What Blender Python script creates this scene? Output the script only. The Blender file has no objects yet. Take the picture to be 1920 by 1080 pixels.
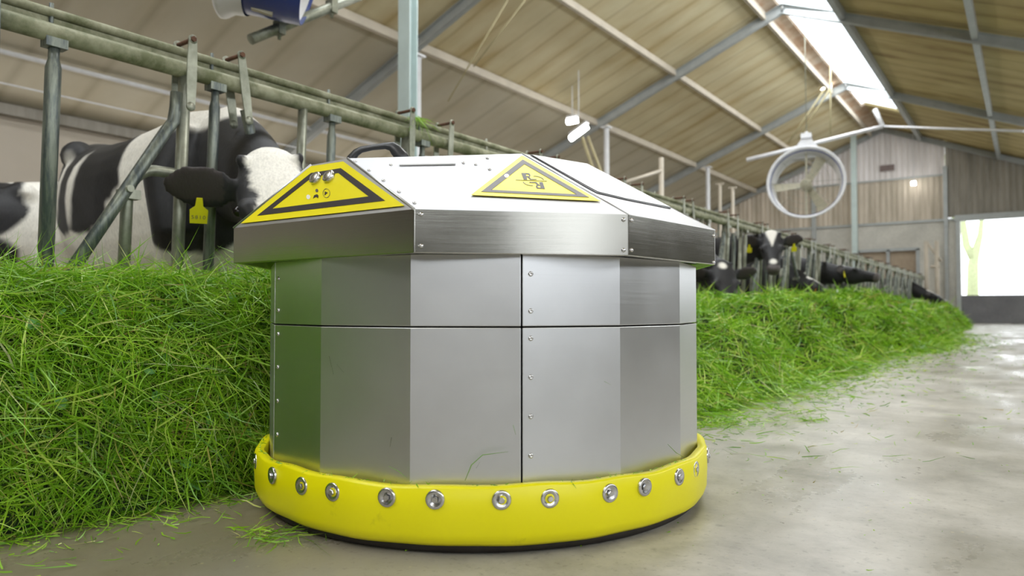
import bpy, math, random
import numpy as np
from mathutils import Vector, Matrix, Quaternion

random.seed(7); rng = np.random.default_rng(7)
S = bpy.context.scene
COL = S.collection
PI = math.pi
R = math.radians

# ------------------------------------------------------------------ camera
F = 1340.0                       # focal length in pixels of the 1920 frame
YAW, PITCH, CAMZ = R(35.84), R(1.62), 0.49
cam = bpy.data.cameras.new('camera'); camo = bpy.data.objects.new('camera', cam); COL.objects.link(camo)
camo.location = (0, 0, CAMZ); camo.rotation_euler = (PI/2 + PITCH, 0, YAW)
cam.sensor_width = 36; cam.lens = F/1920*36; cam.clip_start = 0.05; cam.clip_end = 500
cam.dof.use_dof = True; cam.dof.focus_distance = 1.75; cam.dof.aperture_fstop = 3.4
S.camera = camo
# ------------------------------------------------------------------ world, lights, exposure
w = bpy.data.worlds.new('overcast_sky'); S.world = w; w.use_nodes = True
bg = w.node_tree.nodes['Background']; bg.inputs[0].default_value = (0.93, 0.97, 1.0, 1); bg.inputs[1].default_value = 3.4
S.view_settings.view_transform = 'Standard'; S.view_settings.look = 'None'
S.view_settings.exposure = -0.1; S.view_settings.gamma = 1.0; S.view_settings.use_curve_mapping = False
S.cycles.max_bounces = 8; S.cycles.diffuse_bounces = 5; S.cycles.glossy_bounces = 4
S.cycles.transmission_bounces = 4; S.cycles.transparent_max_bounces = 8
S.cycles.use_denoising = True; S.cycles.sample_clamp_indirect = 8

def daylight(name, loc, rot, sx, sy, power, color=(0.95, 0.98, 1.0)):
    l = bpy.data.lights.new(name, 'AREA'); l.shape = 'RECTANGLE'; l.size = sx; l.size_y = sy; l.energy = power; l.color = color
    o = bpy.data.objects.new(name, l); o.location = loc; o.rotation_euler = rot; COL.objects.link(o)
    o['label'] = 'daylight coming in through the barn opening'; o['category'] = 'light'; return o
daylight('daylight_side', (4.1, 8, 2.75), (0, R(80), 0), 1.0, 36, 380)               # open side of the barn, right
daylight('daylight_ridge', (-3.45, 9, 6.45), (0, R(18), 0), 1.0, 32, 1000)            # daylight under the ridge lights
for _y in (-3.0, 4.5):                                                               # unseen fill lights added above the alley to brighten robot and heap
    _l = daylight('alley_fill', (-0.6, _y, 4.9), (0, 0, 0), 1.2, 1.2, 100, (1.0, .98, .93)); _l['label'] = 'unseen fill light added over the alley'
daylight('daylight_left_side', (-12.0, 15, 2.6), (0, R(-90), 0), 1.2, 24, 200, (1.0, 0.96, 0.9))

# ------------------------------------------------------------------ helpers
def ray(px, py):
    """direction of the view through a pixel, scaled so that its depth is 1"""
    u = (px-960)/F; v = (540-py)/F
    m = camo.rotation_euler.to_matrix()
    return m @ Vector((u, v, -1))
def atX(px, py, X): d = ray(px, py); t = X/d.x; return Vector((0, 0, CAMZ)) + d*t
def atY(px, py, Y): d = ray(px, py); t = Y/d.y; return Vector((0, 0, CAMZ)) + d*t
def atZ(px, py, Z): d = ray(px, py); t = (Z-CAMZ)/d.z; return Vector((0, 0, CAMZ)) + d*t

class MB:
    def __init__(s): s.v = []; s.f = []; s.sm = []
    def add(s, verts, faces, smooth=False):
        o = len(s.v); s.v += [tuple(p) for p in verts]; s.f += [tuple(i+o for i in f) for f in faces]; s.sm += [smooth]*len(faces); return s
    def box(s, c, size, rot=None):
        c = Vector(c); h = Vector(size)/2; m = rot or Matrix.Identity(3)
        vs = [c + m @ Vector((x*h.x, y*h.y, z*h.z)) for x in (-1, 1) for y in (-1, 1) for z in (-1, 1)]
        return s.add(vs, [(0,1,3,2), (4,6,7,5), (0,4,5,1), (2,3,7,6), (0,2,6,4), (1,5,7,3)])
    def bar(s, a, b, wd, ht, up=(0, 0, 1)):
        a = Vector(a); b = Vector(b); d = (b-a); L = d.length; x = d.normalized(); up = Vector(up)
        y = up.cross(x); y.normalize(); z = x.cross(y)
        m = Matrix((x, y, z)).transposed(); return s.box((a+b)/2, (L, wd, ht), m)
    def tube(s, pts, r, n=10, cap=True, smooth=True, flat=1.0):
        pts = [Vector(p) for p in pts]; rs = r if isinstance(r, (list, tuple)) else [r]*len(pts)
        vs = []; prev = None
        for i, p in enumerate(pts):
            t = (pts[min(i+1, len(pts)-1)] - pts[max(i-1, 0)]).normalized()
            if prev is None:
                a = Vector((0, 0, 1)) if abs(t.z) < .9 else Vector((1, 0, 0)); nrm = t.cross(a).normalized()
            else:
                nrm = (prev - t*prev.dot(t)).normalized()
            prev = nrm; bn = t.cross(nrm)
            for k in range(n):
                a = 2*PI*k/n; vs.append(p + nrm*math.cos(a)*rs[i] + bn*math.sin(a)*rs[i]*flat)
        fs = [(i*n+k, i*n+(k+1) % n, (i+1)*n+(k+1) % n, (i+1)*n+k) for i in range(len(pts)-1) for k in range(n)]
        s.add(vs, fs, smooth)
        if cap:
            o = len(s.v)-len(vs); s.f += [tuple(o+k for k in range(n))[::-1], tuple(o+(len(pts)-1)*n+k for k in range(n))]; s.sm += [False, False]
        return s
    def lathe(s, prof, n=48, c=(0, 0, 0), axis=None, smooth=True, closed=False):
        """prof: list of (r, h) turned about +z (or about axis)"""
        m = Vector((0, 0, 1)).rotation_difference(Vector(axis)).to_matrix() if axis is not None else Matrix.Identity(3)
        c = Vector(c); vs = [c + m @ Vector((r*math.cos(2*PI*k/n), r*math.sin(2*PI*k/n), h)) for r, h in prof for k in range(n)]
        P = len(prof); rng_ = range(P if closed else P-1)
        fs = [(i*n+k, i*n+(k+1) % n, ((i+1) % P)*n+(k+1) % n, ((i+1) % P)*n+k) for i in rng_ for k in range(n)]
        return s.add(vs, fs, smooth)
    def disc(s, c, r, axis, h, n=16):
        return s.lathe([(0.0001, 0), (r, 0), (r, h*.6), (r*.85, h), (0.0001, h)], n, c, axis, smooth=False)
    def prism(s, poly, nrm, th):
        """closed planar polygon (3d points) pushed along nrm"""
        nrm = Vector(nrm).normalized(); n = len(poly); A = [Vector(p) for p in poly]; B = [p + nrm*th for p in A]
        return s.add(A+B, [tuple(range(n))[::-1], tuple(range(n, 2*n))] + [(i, (i+1) % n, n+(i+1) % n, n+i) for i in range(n)])
    def build(s, name, mat, parent=None, bevel=0, loc=None, seg=2):
        me = bpy.data.meshes.new(name); me.from_pydata([tuple(v) for v in s.v], [], s.f); me.validate()
        if len(me.polygons) == len(s.sm): me.polygons.foreach_set('use_smooth', s.sm)
        if mat: me.materials.append(mat)
        o = bpy.data.objects.new(name, me); COL.objects.link(o)
        if parent: o.parent = parent
        if loc is not None: o.location = loc
        if bevel:
            b = o.modifiers.new('bevel', 'BEVEL'); b.width = bevel; b.segments = seg; b.limit_method = 'ANGLE'; b.angle_limit = R(25)
        return o
def fix_normals(o):
    import bmesh
    bm = bmesh.new(); bm.from_mesh(o.data); bmesh.ops.recalc_face_normals(bm, faces=bm.faces); bm.to_mesh(o.data); bm.free(); return o
def tag(o, label, cat, group=None, kind=None):
    if label: o['label'] = label
    if cat: o['category'] = cat
    if group: o['group'] = group
    if kind: o['kind'] = kind
    return o
def struct(o, label=None, cat='building'):
    o['kind'] = 'structure'
    if label: o['label'] = label
    o['category'] = cat
    return o
def thing(name, label, cat, loc=(0, 0, 0), rz=0, group=None):
    o = bpy.data.objects.new(name, None); COL.objects.link(o); o.location = loc; o.rotation_euler = (0, 0, rz); o.empty_display_size = .1
    return tag(o, label, cat, group)
def copy_tree(o, parent=None):
    c = o.copy(); COL.objects.link(c); c.parent = parent
    for ch in list(o.children): copy_tree(ch, c)
    return c

# ------------------------------------------------------------------ materials
class NT:
    def __init__(s, name):
        s.m = bpy.data.materials.new(name); s.m.use_nodes = True; s.t = s.m.node_tree; s.b = s.t.nodes['Principled BSDF']
    def n(s, typ, **kw):
        nd = s.t.nodes.new(typ)
        for k, v in kw.items():
            if k.startswith('i_'):
                key = k[2:]; key = int(key) if key.isdigit() else key.replace('_', ' '); nd.inputs[key].default_value = v
            else: setattr(nd, k, v)
        return nd
    def l(s, a, b): s.t.links.new(a, b)
    def pos(s): return s.n('ShaderNodeNewGeometry').outputs['Position']
    def obj(s): return s.n('ShaderNodeTexCoord').outputs['Object']
    def noise(s, vec, scale, detail=4, rough=.55, stretch=None):
        if stretch:
            mp = s.n('ShaderNodeMapping'); mp.inputs['Scale'].default_value = stretch; s.l(vec, mp.inputs[0]); vec = mp.outputs[0]
        t = s.n('ShaderNodeTexNoise'); t.inputs['Scale'].default_value = scale; t.inputs['Detail'].default_value = detail
        t.inputs['Roughness'].default_value = rough; s.l(vec, t.inputs['Vector']); return t.outputs['Fac']
    def ramp(s, fac, stops):
        r = s.n('ShaderNodeValToRGB'); e = r.color_ramp.elements
        while len(e) < len(stops): e.new(.5)
        for k, (p, c) in enumerate(stops):
            e[k].position = p; e[k].color = (c, c, c, 1) if not hasattr(c, '__len__') else tuple(c[:3]) + (1,)
        s.l(fac, r.inputs[0]); return r.outputs[0]
    def mix(s, fac, a, b, mode='MIX'):
        m = s.n('ShaderNodeMix', data_type='RGBA', blend_type=mode)
        for sock, v in ((m.inputs[0], fac), (m.inputs[6], a), (m.inputs[7], b)):
            if hasattr(v, 'is_linked') or hasattr(v, 'links'): s.l(v, sock)
            else: sock.default_value = v if not hasattr(v, '__len__') or len(v) == 4 else (*v, 1)
        return m.outputs[2]
    def math(s, op, a, b=0.0, c=0.0, clamp=False):
        m = s.n('ShaderNodeMath', operation=op, use_clamp=clamp)
        for k, v in enumerate((a, b, c)):
            if hasattr(v, 'links'): s.l(v, m.inputs[k])
            else: m.inputs[k].default_value = v
        return m.outputs[0]
    def bump(s, h, strength=.3, dist=.01):
        b = s.n('ShaderNodeBump'); b.inputs['Strength'].default_value = strength; b.inputs['Distance'].default_value = dist
        s.l(h, b.inputs['Height']); s.l(b.outputs[0], s.b.inputs['Normal'])
    def set(s, col=None, rough=None, metal=None, spec=None):
        for key, v in (('Base Color', col), ('Roughness', rough), ('Metallic', metal), ('Specular IOR Level', spec)):
            if v is None: continue
            if hasattr(v, 'links'): s.l(v, s.b.inputs[key])
            else: s.b.inputs[key].default_value = v if not hasattr(v, '__len__') or len(v) == 4 else (*v, 1)
        return s.m
def simple(name, col, rough=.6, metal=0, var=.12, scale=12, bump=0):
    m = NT(name); f = m.noise(m.obj(), scale)
    c = m.mix(m.ramp(f, [(.3, 0.), (.7, 1.)]), tuple(x*(1-var) for x in col), tuple(min(1, x*(1+var)) for x in col))
    if bump: m.bump(f, bump)
    return m.set(c, rough, metal)
def srgb(r, g, b):
    f = lambda x: (x/255/12.92) if x/255 <= .04045 else ((x/255+.055)/1.055)**2.4
    return (f(r), f(g), f(b))

def steel_mat(name, col, rough, aniso_dir='h', smudge=.08):
    m = NT(name); p = m.obj()
    st = (1.2, 1.2, 160) if aniso_dir == 'h' else (60, 60, 1.2)
    br = m.noise(p, 3, 3, .6, stretch=st)
    bl = m.noise(p, 5, 4, .6)
    rr = m.math('MULTIPLY_ADD', br, .10, rough-.05); rr = m.math('MULTIPLY_ADD', bl, smudge*2, m.math('SUBTRACT', rr, smudge))
    c = m.mix(m.ramp(bl, [(.35, 0.), (.65, 1.)]), tuple(x*.94 for x in col), col)
    wv = m.noise(p, 2.6, 2, .5); m.bump(m.math('MULTIPLY_ADD', br, .03 if smudge < .05 else .08, wv), .12, .02 if smudge < .05 else .006)
    return m.set(c, rr, 1.0)
M = {}
M['steel'] = steel_mat('brushed_stainless_steel', (.64, .65, .67), .36)
M['steel_rim'] = steel_mat('polished_brushed_steel', (.50, .49, .455), .17, smudge=.04)
M['steel_top'] = steel_mat('satin_stainless_steel', (.47, .47, .485), .46)
M['bolt'] = simple('bolt_steel', (.62, .62, .63), .25, 1, .1, 60)
M['yellow'] = (lambda m: m.set(m.mix(m.ramp(m.noise(m.obj(), 9, 5, .7), [(.62, 0.), (.80, 1.)]), srgb(236, 228, 0), srgb(196, 190, 20)), .38))(NT('yellow_plastic'))
M['sign_yellow'] = simple('yellow_sticker', srgb(243, 228, 5), .4, 0, .03)
M['sign_black'] = simple('black_sticker_print', srgb(48, 42, 46), .45, 0, .05)
M['sign_grey'] = simple('grey_sticker_print', srgb(90, 84, 88), .45, 0, .05)
M['black'] = simple('black_plastic', (.03, .032, .036), .38, 0, .2)
M['rubber'] = simple('dark_rubber', (.018, .014, .012), .7, 0, .3, 30)
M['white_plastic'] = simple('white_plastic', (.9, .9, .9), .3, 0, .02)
M['galv'] = (lambda m: (m.bump(m.noise(m.obj(), 40, 3), .15, .003), m.set(m.mix(m.ramp(m.noise(m.pos(), 7, 6, .65), [(.35, 0.), (.62, 1.)]), srgb(118, 122, 108), srgb(164, 166, 152)), .42, .55))[1])(NT('weathered_galvanised_steel'))
M['galv_moss'] = (lambda m: (m.bump(m.noise(m.obj(), 40, 3), .2, .003), m.set(m.mix(m.ramp(m.noise(m.pos(), 9, 6, .7), [(.38, 0.), (.62, 1.)]), srgb(104, 108, 78), srgb(158, 158, 134)), .55, .25))[1])(NT('mossy_galvanised_steel'))
M['galv_worn'] = (lambda m: m.set(m.mix(m.ramp(m.noise(m.obj(), 6, 5, .7, stretch=(6, 6, .8)), [(.40, 0.), (.60, 1.)]), srgb(84, 92, 94), srgb(136, 142, 132)), .4, .45))(NT('polished_worn_steel'))
M['rust'] = simple('rusty_steel', srgb(96, 66, 50), .8, .2, .3, 40)
M['frame_steel'] = simple('grey_painted_steel', srgb(168, 172, 172), .5, .3, .1, 4)
M['purlin'] = simple('pale_purlin_timber', srgb(186, 176, 160), .7, 0, .1, 3)
M['column'] = simple('galvanised_column_steel', srgb(186, 200, 198), .45, .3, .06, 5)
M['brown_timber'] = (lambda m: m.set(m.mix(m.ramp(m.noise(m.pos(), 2.5, 5, .6), [(.4, 0.), (.65, 1.)]), srgb(172, 140, 112), srgb(200, 182, 162)), .8))(NT('stained_timber_kerb'))
M['tag'] = simple('yellow_ear_tag', srgb(226, 218, 30), .5, 0, .05)
M['tag_orange'] = simple('orange_ear_tag', srgb(236, 150, 20), .5, 0, .05)
M['blue'] = simple('blue_fan_paint', srgb(24, 50, 120), .35, 0, .1, 3)
M['fan_white'] = simple('white_fan_paint', srgb(214, 214, 216), .4, 0, .08, 6)
M['motor'] = simple('beige_fan_motor', srgb(176, 170, 148), .5, 0, .1)
M['rope'] = simple('pale_rope', srgb(176, 166, 130), .8, 0, .1)
M['eye'] = simple('dark_eye', (.006, .004, .004), .08, 0, .1)
M['blue_strap'] = simple('blue_strap', srgb(40, 80, 140), .6)

def emis(name, col, s):
    m = NT(name); m.set(col, .5); m.b.inputs['Emission Color'].default_value = (*col, 1); m.b.inputs['Emission Strength'].default_value = s; return m.m
M['lamp'] = emis('lit_lamp_tube', (1, 1, .95), 30)

# roof sheets: beige panels with joints and brown water stains running down the slope
def roof_mat(name, a, b, stain, amt, joint=.62):
    m = NT(name); p = m.pos(); sp = m.n('ShaderNodeSeparateXYZ'); m.l(p, sp.inputs[0])
    wob = m.math('MULTIPLY_ADD', m.noise(p, .7, 3), .10, sp.outputs['Y'])
    fr = m.math('FRACT', m.math('DIVIDE', wob, joint))
    d = m.math('ABSOLUTE', m.math('SUBTRACT', fr, .5))
    line = m.ramp(d, [(.40, 0.), (.50, 1.)])
    nz = m.noise(p, 1.1, 5, .6, stretch=(.35, 1.6, 1))
    big = m.noise(p, .33, 3, .55)
    soft = m.ramp(d, [(.05, 0.), (.5, 1.)])
    st = m.math('MULTIPLY', m.ramp(nz, [(.36, 0.), (.66, 1.)]), m.math('MULTIPLY_ADD', soft, .55, .45))
    st = m.math('MULTIPLY', st, m.math('MULTIPLY', m.ramp(big, [(.35, .35), (.65, 1.)]), amt))
    base = m.mix(m.noise(p, 2.2, 4), a, b)
    c = m.mix(st, base, stain)
    c = m.mix(m.math('MULTIPLY', line, .30), c, tuple(x*.52 for x in stain))
    return m.set(c, .75)
M['roof_left'] = roof_mat('stained_roof_panels', srgb(206, 196, 160), srgb(220, 208, 174), srgb(170, 138, 74), 1.0)
M['roof_low'] = roof_mat('clean_roof_panels', srgb(182, 176, 158), srgb(198, 190, 170), srgb(158, 142, 104), .5, 1.0)
M['roof_right'] = roof_mat('brown_stained_roof_panels', srgb(206, 192, 142), srgb(184, 166, 112), srgb(128, 98, 52), 1.1)

def corrugated(name, a, b, pitch, amt=.7):
    m = NT(name); p = m.pos(); nz = m.noise(p, 1.2, 6, .65, stretch=(3, 3, .35)); return m.set(m.mix(m.ramp(nz, [(.35, 0.), (.68, amt)]), a, b), .6, .1)
M['cladding_white'] = corrugated('white_corrugated_sheet', srgb(240, 234, 234), srgb(190, 184, 180), .2)
M['cladding'] = corrugated('weathered_corrugated_sheet', srgb(206, 194, 178), srgb(156, 146, 128), .2, .9)
M['cladding_dark'] = corrugated('grey_corrugated_sheet', srgb(156, 150, 140), srgb(112, 108, 98), .2, .9)
def concrete(name, a, b, rough=.6, scale=3):
    m = NT(name); p = m.pos(); n1 = m.noise(p, scale, 8, .65); n2 = m.noise(p, scale*14, 4, .6)
    c = m.mix(m.ramp(n1, [(.3, 0.), (.7, 1.)]), a, b); c = m.mix(m.ramp(n2, [(.35, .25), (.6, 0.)]), c, tuple(x*.7 for x in a)); return m, c, n1, n2
m, c, n1, n2 = concrete('concrete_wall_panels', srgb(178, 176, 168), srgb(208, 205, 196), scale=1.2); M['conc_wall'] = m.set(c, .75)
m, c, n1, n2 = concrete('dark_concrete_base', srgb(104, 104, 108), srgb(128, 128, 130), scale=1.5); M['conc_dark'] = m.set(c, .7)
m, c, n1, n2 = concrete('boarded_panel', srgb(160, 142, 122), srgb(180, 164, 142), scale=2); M['board'] = m.set(c, .8)
M['dark_board'] = simple('dark_barn_boards', srgb(92, 92, 80), .8, 0, .25, 2)
M['side_wall'] = (lambda m: m.set(m.mix(m.noise(m.pos(), 1.5, 4), srgb(196, 186, 172), srgb(178, 168, 154)), .8))(NT('pale_side_wall_panels'))

# floor: worn concrete, damp film, crumbs
m = NT('worn_concrete_floor'); p = m.pos()
big = m.noise(p, .55, 5, .6); mid = m.noise(p, 3.2, 7, .68); fine = m.noise(p, 55, 5, .65); sw = m.noise(p, 1.3, 5, .6, stretch=(1.6, .5, 1))
c = m.mix(m.ramp(mid, [(.32, 0.), (.68, 1.)]), srgb(140, 137, 128), srgb(194, 190, 182))
c = m.mix(m.ramp(big, [(.42, 0.), (.62, .55)]), c, srgb(128, 124, 104))
sp = m.n('ShaderNodeSeparateXYZ'); m.l(p, sp.inputs[0])
side = m.math('MULTIPLY_ADD', sp.outputs['X'], -1.6, -1.35)      # dirt swept along the foot of the feed
side = m.math('ADD', side, m.math('MULTIPLY_ADD', mid, 1.6, -.8), clamp=False)
side = m.math('MULTIPLY', m.ramp(side, [(.0, 0.), (1., 1.)]), .75)
c = m.mix(side, c, srgb(108, 96, 72))
c = m.mix(m.ramp(fine, [(.30, .5), (.44, 0.)]), c, srgb(92, 88, 78))
vor = m.n('ShaderNodeTexVoronoi'); vor.inputs['Scale'].default_value = 34; m.l(p, vor.inputs['Vector'])
dots = m.math('MULTIPLY', m.ramp(vor.outputs['Distance'], [(.08, 1.), (.14, 0.)]), m.ramp(m.noise(p, 5, 3), [(.52, 0.), (.6, 1.)]))
c = m.mix(m.math('MULTIPLY', dots, .6), c, srgb(190, 180, 140))
wet = m.ramp(sw, [(.36, .16), (.64, .46)])
wet = m.math('MULTIPLY_ADD', fine, .12, wet)
hb = m.math('MULTIPLY_ADD', fine, .4, m.math('MULTIPLY', mid, 1.0)); m.bump(hb, .12, .006)
M['floor'] = m.set(c, wet, 0, .55)

# grass
def grass_mat(name, stops, rough=.5):
    m = NT(name); g = m.n('ShaderNodeNewGeometry')
    c = m.ramp(g.outputs['Random Per Island'], stops)
    nz = m.noise(m.pos(), 6, 3); c = m.mix(m.ramp(nz, [(.35, .45), (.65, 0.)]), c, srgb(84, 146, 24))
    c = m.mix(.16, c, (.0, .02, .0)); m.set(c, rough, 0, .5)
    tr = m.n('ShaderNodeBsdfTranslucent'); m.l(c, tr.inputs[0])
    mx = m.n('ShaderNodeMixShader'); mx.inputs[0].default_value = .22
    m.l(m.b.outputs[0], mx.inputs[1]); m.l(tr.outputs[0], mx.inputs[2]); m.l(mx.outputs[0], m.t.nodes['Material Output'].inputs[0]); return m.m
M['grass'] = grass_mat('cut_grass', [(0, srgb(84, 142, 20)), (.2, srgb(142, 198, 36)), (.45, srgb(178, 224, 54)), (.68, srgb(150, 208, 56)), (.86, srgb(208, 236, 96)), (.95, srgb(224, 230, 130)), (.985, srgb(190, 148, 90)), (1, srgb(214, 230, 180))], .34)
M['grass_core'] = simple('grass_heap_core', srgb(30, 52, 12), .9, 0, .5, 30)  # core coloured dark to stand for shade in the gaps between blades
M['clover'] = simple('clover_leaf', srgb(110, 168, 96), .55, 0, .2)

# ------------------------------------------------------------------ building shell
RX, RZ, TS = -4.0, 6.79, .404            # ridge position and roof slope
EL, ER, Y0, Y1 = -12.2, 4.2, -13.0, 27.6
def roof_z(X): return RZ - TS*abs(X-RX)
def slab(name, x0, x1, y0, y1, mat, th=.08):
    b = MB(); z0, z1 = roof_z(x0), roof_z(x1)
    vs = [(x0, y0, z0), (x1, y0, z1), (x1, y1, z1), (x0, y1, z0), (x0, y0, z0+th), (x1, y0, z1+th), (x1, y1, z1+th), (x0, y1, z0+th)]
    b.add(vs, [(0,1,2,3), (4,7,6,5), (0,4,5,1), (1,5,6,2), (2,6,7,3), (3,7,4,0)]); return struct(b.build(name, mat), 'stained barn roof panels on the slope', 'ceiling')
slab('ceiling', EL-.3, -8.34, Y0, Y1+.3, M['roof_low'])
slab('ceiling', -8.34, -4.36, Y0, Y1+.3, M['roof_left'])
slab('ceiling', -4.36, -4.10, Y0, Y1+.3, M['brown_timber'])
slab('ceiling', -2.90, ER+.3, Y0, Y1+.3, M['roof_right'])
slab('ceiling', -4.10, RX, 24.2, Y1+.3, M['brown_timber'])
slab('ceiling', RX, -2.90, 24.2, Y1+.3, M['roof_right'])
# ridge light: clear sheet under the bright sky
gl = NT('clear_ridge_sheet'); tb = gl.n('ShaderNodeBsdfTransparent'); tb.inputs[0].default_value = (.93, .95, .96, 1)
gs = gl.n('ShaderNodeBsdfGlossy'); gs.inputs['Roughness'].default_value = .2; mx = gl.n('ShaderNodeMixShader'); mx.inputs[0].default_value = .06
gl.l(tb.outputs[0], mx.inputs[1]); gl.l(gs.outputs[0], mx.inputs[2]); gl.l(mx.outputs[0], gl.t.nodes['Material Output'].inputs[0]); M['sheet'] = gl.m
b = MB(); z = roof_z(-4.1)+.05; zr = RZ+.06; z2 = roof_z(-2.9)+.05
b.add([(-4.1, Y0, z), (RX, Y0, zr), (RX, 24.2, zr), (-4.1, 24.2, z)], [(0,1,2,3)]); b.add([(RX, Y0, zr), (-2.9, Y0, z2), (-2.9, 24.2, z2), (RX, 24.2, zr)], [(0,1,2,3)])
o = struct(b.build('window_1', M['sheet']), 'long bright ridge skylight sheet in the roof', 'skylight')
o.modifiers.new('s', 'SOLIDIFY').thickness = .01
# floor and outside ground
b = MB(); b.add([(EL-.5, Y0, 0), (ER+.5, Y0, 0), (ER+.5, Y1, 0), (EL-.5, Y1, 0), (EL-.5, Y0, -.1), (ER+.5, Y0, -.1), (ER+.5, Y1, -.1), (EL-.5, Y1, -.1)], [(0,1,2,3), (4,7,6,5), (0,4,5,1), (1,5,6,2), (2,6,7,3), (3,7,4,0)])
struct(b.build('floor', M['floor']), 'worn damp concrete floor of the feed alley', 'floor')
b = MB(); b.box((0, 80, -.15), (200, 104.8, .1)); struct(b.build('ground', simple('pale_yard_ground', (.55, .55, .5), .8)), 'pale yard outside the far doorway', 'ground')

t = thing('tree', 'young tree with forked green trunk outside the far doorway', 'tree', (atY(1822, 555, 38).x, 38, -.1))
b = MB(); bx = [atY(*p)-t.location for p in ((1823, 556, 38), (1824, 500, 38), (1826, 485, 38), (1838, 440, 38), (1842, 400, 38))]; bx[0].z = 0
b.tube(bx, [.26, .22, .2, .12, .08], 10); b.tube([bx[2], atY(1812, 460, 38)-t.location, atY(1806, 420, 38)-t.location, atY(1802, 380, 38)-t.location], [.2, .16, .13, .1], 10); b.build('trunk', simple('mossy_bark', srgb(176, 184, 146), .9), t)
fb = MB()
for k in range(900):
    c0 = random.choice([bx[4], atY(1806, 405, 38)-t.location]); c1 = c0+Vector((random.gauss(0, 1.4), random.gauss(0, .8), random.gauss(1.8, 1.3))); d1 = Vector([random.gauss(0, 1) for _ in 'xyz']).normalized(); e1 = d1.orthogonal().normalized()
    fb.add([c1-d1*.09, c1+e1*.05, c1+d1*.09, c1-e1*.05], [(0, 1, 2, 3)])
fb.build('foliage', simple('pale_green_leaves', srgb(190, 214, 110), .6), t)
# far wall built round its doorway and its boarded opening
WT = .2
def wallbox(name, x0, x1, z0, z1, mat, y=Y1, th=WT, label=None):
    b = MB(); b.box(((x0+x1)/2, y+th/2, (z0+z1)/2), (x1-x0, th, z1-z0)); return struct(b.build(name, mat), label, 'wall')
DX0, DX1, DZ0, DZ1 = -1.77, 2.2, .91, 3.38
BX0, BX1, BZ1 = -4.84, -3.0, 2.5
ZC = 3.42
wallbox('wall_back', EL, BX0, 0, ZC, M['conc_wall'], label='grey concrete lower wall at the far end')
wallbox('wall_back', BX0, BX1, BZ1, ZC, M['conc_wall'])
wallbox('wall_back', BX1, DX0-.0, 0, ZC, M['conc_wall'])
wallbox('wall_back', DX0, DX1, 0, DZ0, M['conc_dark'], label='dark concrete wall under the far doorway')
wallbox('wall_back', DX1, ER, 0, ZC, M['conc_wall'])
wallbox('wall_back', BX0, BX1, 0, BZ1, M['board'], y=Y1+.08, th=.1)
b = MB()
for x in (BX0, BX1, -3.9): b.box((x, Y1-.02, BZ1/2), (.1, .06, BZ1))
b.box(((BX0+BX1)/2, Y1-.02, BZ1), (BX1-BX0+.1, .06, .1))
struct(b.build('door_1', M['frame_steel']), 'boarded up door frame in the far wall', 'door')
b = MB(); b.box(((DX0+DX1)/2, Y1-.04, DZ1+.06), (DX1-DX0+.3, .16, .2)); b.box((DX0-.06, Y1-.04, DZ1/2), (.12, .12, DZ1)); b.box((DX0-.4, Y1-.03, ZC/2), (.1, .1, ZC))
struct(b.build('door_2', M['frame_steel']), 'open bright doorway in the far wall', 'door')
def corr(name, x0, x1, zb, zt, mat, pitch=.17, amp=.022, y=Y1, label=None):
    b = MB(); n = max(2, int((x1-x0)/pitch*4)); pr = [0, 0, 1, 1]
    vs = []
    for i in range(n+1):
        x = x0+(x1-x0)*i/n; yy = y - amp*pr[i % 4]; zt_ = zt(x) if callable(zt) else zt; zb_ = zb(x) if callable(zb) else zb
        vs += [(x, yy, zb_), (x, yy, max(zt_, zb_+.001))]
    fs = [(2*i, 2*i+2, 2*i+3, 2*i+1) for i in range(n)]
    b.add(vs, fs); o = b.build(name, mat); so = o.modifiers.new('s', 'SOLIDIFY'); so.thickness = .01; return struct(o, label, 'wall')
ZU = 4.92
corr('wall_back', EL, DX0-.4, ZC, lambda x: min(ZU, roof_z(x)), M['cladding'], label='weathered corrugated cladding of the far gable')
corr('wall_back', DX0-.4, ER, DZ1+.1, lambda x: roof_z(x), M['cladding_dark'])
corr('wall_back', -8.6, DX0-.4, ZU, lambda x: roof_z(x), M['cladding_white'], y=Y1-.03, label='white corrugated cladding below the ridge')
b = MB(); b.box(((-8.6+DX0-.4)/2, Y1-.07, ZU), (DX0-.4+8.6, .05, .05)); b.box((DX0-.4, Y1-.07, 4.2), (.12, .1, 2.0)); b.box(((EL+DX0)/2, Y1-.03, ZC), (DX0-EL, .06, .08))
b.box((-6.3, Y1-.05, 3.2), (.14, .1, 3.4))
struct(b.build('trim_1', M['frame_steel']), 'grey steel trims across the far gable', 'trim')
corr('wall_front', EL, ER, 0, lambda x: roof_z(x), M['dark_board'], y=Y0, label='corrugated cladding of the near gable')
# left wall, right parapet, front gable
b = MB(); b.box((EL-.1, (Y0+Y1)/2, 1.0), (.2, Y1-Y0, 2.0)); struct(b.build('wall_left', M['side_wall']), 'pale side wall behind the cows', 'wall')
b = MB(); b.box((EL-.1, (Y0+Y1)/2, 2.78), (.16, Y1-Y0, 1.56)); struct(b.build('wall_left', M['side_wall']), 'pale wall panels under the eave', 'wall')
b = MB(); b.box((EL+.05, (Y0+Y1)/2, roof_z(EL)-.07), (.16, Y1-Y0, .16)); struct(b.build('trim_2', M['cladding_dark']), 'dark eave beam along the left wall', 'trim')
for ya, yb, za, zb in ((Y0, -2.1, 0, 2.15), (-2.1, .9, 2.3, 2.45), (.9, Y1, 0, 2.15)):
    b = MB(); b.box((ER+.1, (ya+yb)/2, (za+zb)/2), (.2, yb-ya, zb-za)); struct(b.build('wall_right', M['dark_board']), 'right wall of the barn with an open vent strip above', 'wall')
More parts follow.
